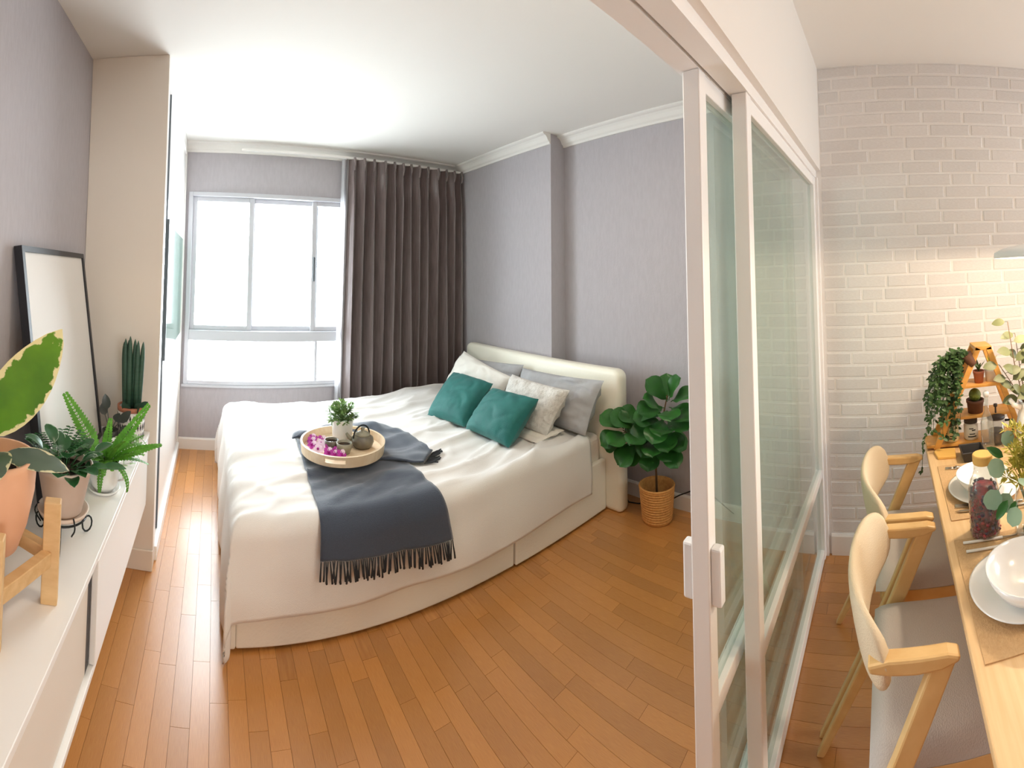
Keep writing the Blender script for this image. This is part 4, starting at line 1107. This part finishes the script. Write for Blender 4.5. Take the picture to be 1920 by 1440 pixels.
# infusion bottle
bo = thing('glass_bottle', 'tall glass bottle of dark red dried fruit tea with bamboo lid', 'bottle', (1.272, -.262, TZ))
BC = (1.272, -.262, TZ)
MB().lathe([(0, .001), (.036, .001), (.045, .006), (.0465, .02), (.0465, .135), (.041, .16), (.032, .176), (.0285, .19), (.0285, .212), (.0265, .212), (.0265, .19), (.038, .16), (.0435, .135), (.0435, .01), (0, .006)], BC, 40).build('glass', 'clear_glass', bo, smooth=True)
MB().lathe([(0, .212), (.0295, .212), (.0305, .216), (.0305, .236), (.028, .239), (0, .239)], BC, 32).build('lid', 'bamboo_lid', bo, smooth=False, bevel=.001)
random.seed(21)
for nm, mt_, n_, zr in (('dried_petals', 'dried_petal', 230, (.012, .12)), ('dried_berries', 'dried_dark', 120, (.02, .152))):
    m = MB()
    for k in range(n_):
        z = rv(*zr); r = (.0425 if z < .13 else .036) - rv(.001, .006); a = rv(0, 2 * PI)
        m.ellipsoid((BC[0] + r * math.cos(a), BC[1] + r * math.sin(a), BC[2] + z), (rv(.004, .010), rv(.004, .010), rv(.004, .008)), 6, 4)
    tag(m.build(nm, mt_, bo), kind='stuff')
MB().lathe([(0, .012), (.036, .012), (.036, .13), (.029, .148), (0, .148)], BC, 20).build('fruit_filling', 'dried_petal', bo, smooth=True)

# bouquet in a glass vase
random.seed(5)
VA = Vector((1.225, -.385, TZ))
va = thing('glass_vase', 'clear glass vase holding the yellow and eucalyptus bouquet', 'vase', VA)
MB().lathe([(0, .001), (.035, .001), (.042, .01), (.046, .05), (.04, .1), (.034, .14), (.036, .15), (.033, .15), (.037, .1), (.043, .05), (.038, .012), (0, .008)], VA, 36).build('glass', 'clear_glass', va, smooth=True)
bq = thing('bouquet', 'bouquet of round blue-green eucalyptus leaves and yellow filler flowers', 'flowers', VA + Vector((0, 0, .012)))
for k in range(9):
    a = k * .7; tp_ = VA + Vector((.03 * math.cos(a), .03 * math.sin(a), .17)); b = VA + Vector((-.018 * math.cos(a), -.018 * math.sin(a), .014))
    MB().tube([b, (b + tp_) / 2, tp_], .002, 5).build('stem', 'stem_green', bq, smooth=True)
for k in range(42):
    a = rv(0, 2 * PI); r = rv(.0, .085); c = VA + Vector((r * math.cos(a), r * math.sin(a), .23 + rv(-.05, .09)))
    m = MB(); m.tube([VA + Vector((r * .3 * math.cos(a), r * .3 * math.sin(a), .15)), c], .0012, 4); m.edge = [0] * len(m.v)
    for q in range(16):
        d = Vector((rv(-1, 1), rv(-1, 1), rv(-.3, 1))).normalized(); m.leaf(c + d * rv(0, .012), d, (0, 0, 1), rv(.016, .034), .009, .3, .1, nu=2, nv=2)
    m.build('filler_flower', 'yellow_filler', bq, smooth=True)
for b, d, n_, L_ in (((-.02, .085, .17), (0, .5, -.7), (-1, .25, .25), .062), ((-.02, .06, .21), (-.2, .55, .25), (-.9, .2, .5), .06), ((-.01, .05, .15), (-.2, .5, -.6), (-.9, .3, .3), .055),
                     ((-.06, .02, .20), (-.5, .2, .1), (-.8, .2, .6), .05), ((-.03, -.01, .24), (-.4, -.2, .5), (-.9, .1, .4), .055), ((-.06, .05, .14), (-.4, .3, -.5), (-.8, .2, .5), .05),
                     ((0, .03, .27), (-.2, .4, .4), (-.9, .2, .4), .05), ((-.05, -.03, .18), (-.6, -.3, -.1), (-.8, .1, .6), .055)):
    MB().leaf(VA + Vector(b), d, n_, L_, L_ * .85, .3, .05, 'round', nu=6, nv=4, petiole=.015, r_pet=.0013).build('eucalyptus_leaf', 'euc_leaf', bq, smooth=True)
for b, d in (((-.04, .05, .13), (-.4, .35, -.6)), ((-.05, .0, .12), (-.6, .05, -.5)), ((0, .07, .24), (-.1, .6, .5)), ((-.03, .07, .13), (-.2, .6, -.6))):
    MB().leaf(VA + Vector(b), d, (-.7, .2, .6), .06, .026, .5, .2, 'oval', nu=5, nv=4).build('green_leaf', 'fig_leaf', bq, smooth=True)

# black square bowl and a wooden board
bb = MB()
def sq(c, a, b, h0, h1, t):
    x, y, z = c; vs = []
    for w_, zz_ in ((a, h0), (b, h1), (b - t, h1), (a - t, h0 + t)):
        vs += [(x - w_, y - w_, z + zz_), (x + w_, y - w_, z + zz_), (x + w_, y + w_, z + zz_), (x - w_, y + w_, z + zz_)]
    fs = [(3, 2, 1, 0), (12, 13, 14, 15)]
    for k in range(3):
        for i in range(4): fs.append((4 * k + i, 4 * k + (i + 1) % 4, 4 * k + 4 + (i + 1) % 4, 4 * k + 4 + i))
    return vs, fs
bb.add(*sq((1.785, -.325, TZ), .04, .05, 0, .042, .005))
tag(bb.build('square_bowl', 'dark_ceramic', bevel=.003), 'black square bowl in front of the ladder shelf', 'bowl')
m = MB(); m.add([(1.845 + x, -.222 + y, TZ + z) for z in (0, .012) for x, y in ((-.045, .04), (-.05, -.036), (.035, -.045), (.04, .036), (.02, .05))],
                [(4, 3, 2, 1, 0), (5, 6, 7, 8, 9)] + [(i, (i + 1) % 5, 5 + (i + 1) % 5, 5 + i) for i in range(5)])
tag(m.build('serving_board', 'bamboo_lid', bevel=.003), 'small wooden serving board beside the black square bowl', 'board')

# ladder shelf
SX = 1.955
sh = thing('ladder_shelf', 'little A-shaped pine ladder shelf at the end of the table', 'shelf', (SX, -.4, TZ))
AP = (-.405, 1.185)
for x in (SX - .055, SX + .055):
    MB().bar((x, -.185, TZ + .002), (x, AP[0] + .012, AP[1]), .016, .026, (1, 0, 0)).build('ladder_leg', 'pine', sh, bevel=.002)
    MB().bar((x, -.585, TZ + .002), (x, AP[0] - .035, AP[1]), .016, .026, (1, 0, 0)).build('ladder_leg', 'pine', sh, bevel=.002)
MB().box((SX - .063, AP[0] - .05, AP[1] - .012), (SX + .063, AP[0] + .028, AP[1] + .006)).build('top_cap', 'pine', sh, bevel=.002)
SHZ = ((.772, -.145, -.62), (.885, -.232, -.552), (1.02, -.315, -.497))
for z, ya, yb in SHZ: MB().box((SX - .06, yb, z - .012), (SX + .06, ya, z)).build('shelf_board', 'pine', sh, bevel=.002)

def small_pot(name, label, cat, c, r, h, m_, taper=.75):
    o = thing(name, label, cat, c)
    MB().lathe([(0, 0), (r * taper, 0), (r * .97, h * .78), (r * 1.04, h * .8), (r * 1.04, h), (r * .92, h), (r * .88, h * .85), (0, h * .85)], c, 24).build('pot', m_, o, smooth=True)
    MB().lathe([(0, h * .9), (r * .9, h * .87)], c, 16).build('soil', 'soil', o)
    return o
# cactus
c = (SX - .01, -.378, .885); o = small_pot('cactus', 'round yellow-green cactus in a brown pot on the middle shelf', 'cactus', c, .04, .058, 'brown_pot', .85)
m = MB(); prof = []
for k in range(11):
    a = PI * k / 10; prof.append((.026 * math.sin(a), .05 + .028 - .03 * math.cos(a)))
prof[0] = (0, prof[0][1]); prof[-1] = (0, prof[-1][1]); m.lathe(prof, c, 24)
for v in m.v:
    dx, dy = v.x - c[0], v.y - c[1]; a = math.atan2(dy, dx); k = 1 + .1 * math.cos(a * 10); v.x = c[0] + dx * k; v.y = c[1] + dy * k
m.build('cactus_body', 'cactus_skin', o, smooth=True)
# terracotta and white pots on the upper shelf
c = (SX - .02, -.398, 1.02); o = small_pot('small_succulent', 'tiny plant in a terracotta pot on the top shelf', 'plant', c, .026, .055, 'pot_rim_clay')
for k in range(9):
    a = k * 2.4; MB().leaf((c[0], c[1], c[2] + .05), (math.cos(a) * .5, math.sin(a) * .5, 1), (0, 0, 1), rv(.04, .07), .012, .4, .2, 'lance', nu=5, nv=2).build('leaf', 'ivy_leaf', o, smooth=True)
c = (SX - .01, -.462, 1.02); o = small_pot('yellow_plant', 'yellow-green spiky plant in a white pot on the top shelf', 'plant', c, .034, .06, 'white_ceramic', .85)
for k in range(14):
    a = k * 2.4; MB().leaf((c[0], c[1], c[2] + .053), (math.cos(a) * .35, math.sin(a) * .35, 1), (0, 0, 1), rv(.05, .08), .013, .3, .2, 'lance', nu=5, nv=2).build('leaf', 'yellow_filler', o, smooth=True)
# two labelled jars
def jar(y, label, mlabel, x=SX - .015):
    c = (x, y, .772); o = thing('jar', label, 'jar', c, 'labelled jars on the bottom shelf')
    MB().lathe([(0, 0), (.03, 0), (.033, .004), (.033, .062), (.028, .068), (.028, .072), (0, .072)], c, 28).build('jar_body', mlabel, o, smooth=True)
    MB().lathe([(0, .072), (.031, .072), (.031, .086), (0, .086)], c, 28).build('lid', 'jar_lid', o)
    # printed marks on the front: a leafy sprig shape and a dark bar, like those in the photo
    m = MB()
    def patch(y0, y1, z0, z1, n=6):
        for k in range(n):
            vs = []
            for yy in (y0 + (y1 - y0) * k / n, y0 + (y1 - y0) * (k + 1) / n):
                a = yy / .0335
                for zz_ in (z0, z1): vs.append((c[0] - .0335 * math.cos(a), c[1] + .0335 * math.sin(a), c[2] + zz_))
                for zz_ in (z0, z1): vs.append((c[0] - .0325 * math.cos(a), c[1] + .0325 * math.sin(a), c[2] + zz_))
            m.add(vs, [(0, 1, 5, 4), (2, 6, 7, 3), (0, 4, 6, 2), (1, 3, 7, 5)])
    patch(-.02, .02, .014, .019); patch(-.013, .013, .026, .030); patch(-.016, .002, .042, .047); patch(-.006, .014, .050, .054)
    m.build('label_print', 'ink', o)
jar(-.262, 'cream labelled jar at the left of the bottom shelf', 'label_cream')
jar(-.352, 'white labelled jar at the right of the bottom shelf', 'label_white')

# ivy spilling from a pot at the top of the ladder
iv = thing('ivy_plant', 'ivy spilling down in long vines from a dark pot hung on the ladder shelf', 'plant', (SX - .02, -.345, 1.10))
IP = Vector((SX - .05, -.352, 1.135))
m = MB().lathe([(0, -.03), (.02, -.03), (.028, .028), (.024, .028), (0, .02)], (0, 0, 0), 20)
q = Quaternion((1, 0, 0), -.6); m.v = [q @ v + IP for v in m.v]
m.build('pot', 'brown_pot', iv, smooth=True)
random.seed(11)
for k in range(58):
    m = MB(); out = rv(.02, .19); L_ = rv(.06, .36); p = IP + Vector((rv(-.02, .02), .015, .02)); pts = [p.copy()]
    lift = rv(.01, .05); sx_ = rv(-.06, .05)
    for t in range(1, 9):
        q_ = t / 8; pts.append(IP + Vector((sx_ * q_, .015 + out * (1 - (1 - q_) ** 2), .02 + lift * math.sin(PI * min(1, q_ * 1.3)) - L_ * q_ ** 1.6)))
    m.tube(pts, .001, 4); m.edge = [0] * len(m.v)
    for t in range(1, 9):
        for s in range(3):
            d = Vector((rv(-1, .6), rv(-1, 1), rv(-.8, .4))); m.leaf(pts[t], d, (-.6, .2, .7), rv(.018, .027), rv(.011, .016), .4, .2, 'oval', nu=3, nv=2)
    m.build('vine', 'ivy_leaf', iv, smooth=True)
m = MB()
pts = [IP + Vector((-.02, .12, -.15)), Vector((SX - .06, -.155, .87)), Vector((SX - .07, -.128, .78)), Vector((SX - .06, -.120, .68)), Vector((SX - .05, -.115, .66))]
m.tube(pts, .0012, 4); m.edge = [0] * len(m.v)
for k in range(30):
    t = rv(0, 3.99); i = int(t); p = pts[i].lerp(pts[i + 1], t - i)
    m.leaf(p, (rv(-1, .4), rv(-.5, 1), rv(-1, .2)), (-.6, .2, .7), rv(.012, .02), .009, .4, .2, nu=3, nv=2)
m.build('vine', 'ivy_leaf', iv, smooth=True)

# french press, oil bottle, watering can, tall eucalyptus in a vase
PC = Vector((1.90, -.462, TZ))
fp = thing('french_press', 'glass french press with brown lid and black handle on the table', 'coffee press', PC)
MB().lathe([(0, .002), (.036, .002), (.038, .006), (.038, .11), (.036, .11), (.036, .008), (0, .006)], PC, 32).build('beaker', 'clear_glass', fp, smooth=True)
MB().lathe([(0, .008), (.0345, .008), (.0345, .06), (0, .06)], PC, 28).build('coffee', 'coffee', fp)
MB().lathe([(.034, .112), (.041, .112), (.041, .122), (.02, .13), (.004, .132), (.004, .16), (.009, .165), (.009, .175), (0, .178)], PC, 28).build('lid', 'jar_lid', fp, smooth=True)
MB().tube([PC + Vector((-.01, -.038, .1)), PC + Vector((-.016, -.07, .1)), PC + Vector((-.016, -.074, .05)), PC + Vector((-.01, -.04, .02))], .006, 8).build('handle', 'cable_black', fp, smooth=True)
OC = Vector((1.83, -.405, TZ))
ob_ = thing('oil_bottle', 'clear glass bottle with slim neck and white stopper before the ladder shelf', 'bottle', OC)
MB().lathe([(0, .001), (.026, .001), (.029, .006), (.029, .12), (.022, .15), (.01, .175), (.009, .235), (.0075, .235), (.0085, .175), (.02, .148), (.027, .12), (.027, .008), (0, .006)], OC, 28).build('glass', 'clear_glass', ob_, smooth=True)
MB().lathe([(0, .235), (.012, .235), (.013, .252), (.008, .258), (0, .258)], OC, 20).build('stopper', 'plastic_white', ob_, smooth=True)
EC = Vector((1.80, -.585, TZ))
ev = thing('ceramic_pitcher', 'white ceramic pitcher with the tall olive branch at the right edge', 'pitcher', EC)
MB().lathe([(0, 0), (.045, 0), (.055, .02), (.058, .09), (.045, .15), (.036, .18), (.042, .205), (.038, .205), (.032, .18), (.04, .15), (.05, .09), (0, .02)], EC, 36).build('body', 'white_ceramic', ev, smooth=True)
MB().tube([EC + Vector((-.01, .04, .185)), EC + Vector((-.015, .07, .2)), EC + Vector((-.018, .088, .225))], .016, 10, taper=.009).build('spout', 'white_ceramic', ev, smooth=True)
MB().tube([EC + Vector((0, -.04, .19)), EC + Vector((0, -.085, .18)), EC + Vector((0, -.09, .1)), EC + Vector((0, -.055, .06))], .007, 8).build('handle', 'white_ceramic', ev, smooth=True)
eb = thing('olive_branch', 'tall branch with large olive-green leaves standing in the white pitcher', 'plant', EC + Vector((0, 0, .02)))
random.seed(3)
stems = [((-.01, .02, .2), (-.02, .06, .38), (-.03, .085, .56)), ((0, .01, .2), (0, .03, .36), (.02, .04, .5)), ((0, 0, .2), (-.02, -.03, .36), (-.03, -.06, .52)), ((0, .02, .2), (-.02, .08, .3), (-.03, .13, .38))]
for stp in stems:
    pts = [EC + Vector((0, 0, .025))] + [EC + Vector(p) for p in stp]
    MB().tube(pts, .003, 6, taper=.0015).build('stem', 'stem_brown', eb, smooth=True)
    for k in range(8):
        t = 1.0 + k * .25; i = min(int(t), 2); p = pts[i].lerp(pts[i + 1], t - i) if k < 7 else pts[-1]
        sgn = 1 if k % 2 else -1
        d = Vector((rv(-.5, .1), sgn * rv(.5, 1), rv(-.1, .7)))
        MB().leaf(p, d, (-.8, 0, .6), rv(.055, .08), rv(.034, .046), .4, .15, 'oval', nu=6, nv=4, petiole=.012, r_pet=.0012).build('leaf', 'olive_leaf', eb, smooth=True)

# ------------------------------------------------------------------ lamps
LC = Vector((1.55, -.65, 1.578))
lp = thing('pendant_lamp', 'wide white enamel pendant lamp hanging over the dining table', 'lamp', LC)
RL = .245
MB().lathe([(RL, 0), (RL + .002, .004), (RL, .022), (RL * .86, .038), (RL * .5, .055), (.05, .085), (.045, .13), (0, .135), (0, .128), (.04, .125), (.045, .08), (RL * .5, .048), (RL * .85, .032), (RL - .006, .02), (RL - .004, 0), (RL, 0)], LC, 64).build('shade', 'lamp_enamel', lp, smooth=True)
MB().tube([LC + Vector((0, 0, .13)), Vector((LC.x, LC.y, ZC - .025))], .003, 6).build('cord', 'cable_black', lp)
MB().lathe([(0, ZC - .001), (.05, ZC - .001), (.05, ZC - .025), (0, ZC - .025)][::-1], (LC.x, LC.y, 0), 24).build('ceiling_rose', 'lamp_enamel', lp)
MB().lathe([(.018, .085), (.018, .06), (.02, .055), (0, .05)][::-1], LC, 16).build('socket', 'lamp_enamel', lp)
MB().lathe([(0, .002), (RL - .008, .004), (RL - .008, .01), (0, .01)], LC, 48).build('diffuser', 'bulb_glass', lp, smooth=True)
l = bpy.data.lights.new('pendant_bulb', 'POINT'); l.energy = 25; l.color = (1, .79, .56); l.shadow_soft_size = .03
lo = bpy.data.objects.new('pendant_bulb', l); C.objects.link(lo); lo.location = LC + Vector((0, 0, -.012))

def ceiling_lamp(x, y, label, e):
    c = thing('ceiling_lamp', label, 'lamp', (x, y, ZC - .06), 'round ceiling lamps')
    MB().lathe([(0, -.04), (.15, -.04), (.16, -.03), (.16, -.001), (0, -.001)], (x, y, ZC), 40).build('lamp_base', 'lamp_enamel', c)
    MB().lathe([(0, -.06), (.11, -.056), (.145, -.0405), (0, -.0405)], (x, y, ZC), 40).build('diffuser', 'ceiling_diffuser', c, smooth=True)
    l = area_light('ceiling_lamp_light', (x, y, ZC - .066), (0, 0, 0), .28, .28, e, (1, .80, .58), shape='DISK')
ceiling_lamp(.55, -1.6, 'round unseen ceiling lamp added behind the viewer to brighten the living area', 19)  # added fill lamp, out of view, for the dining side
ceiling_lamp(1.0, 1.08, 'round warm ceiling lamp of the bedroom above the bedside floor', 12)
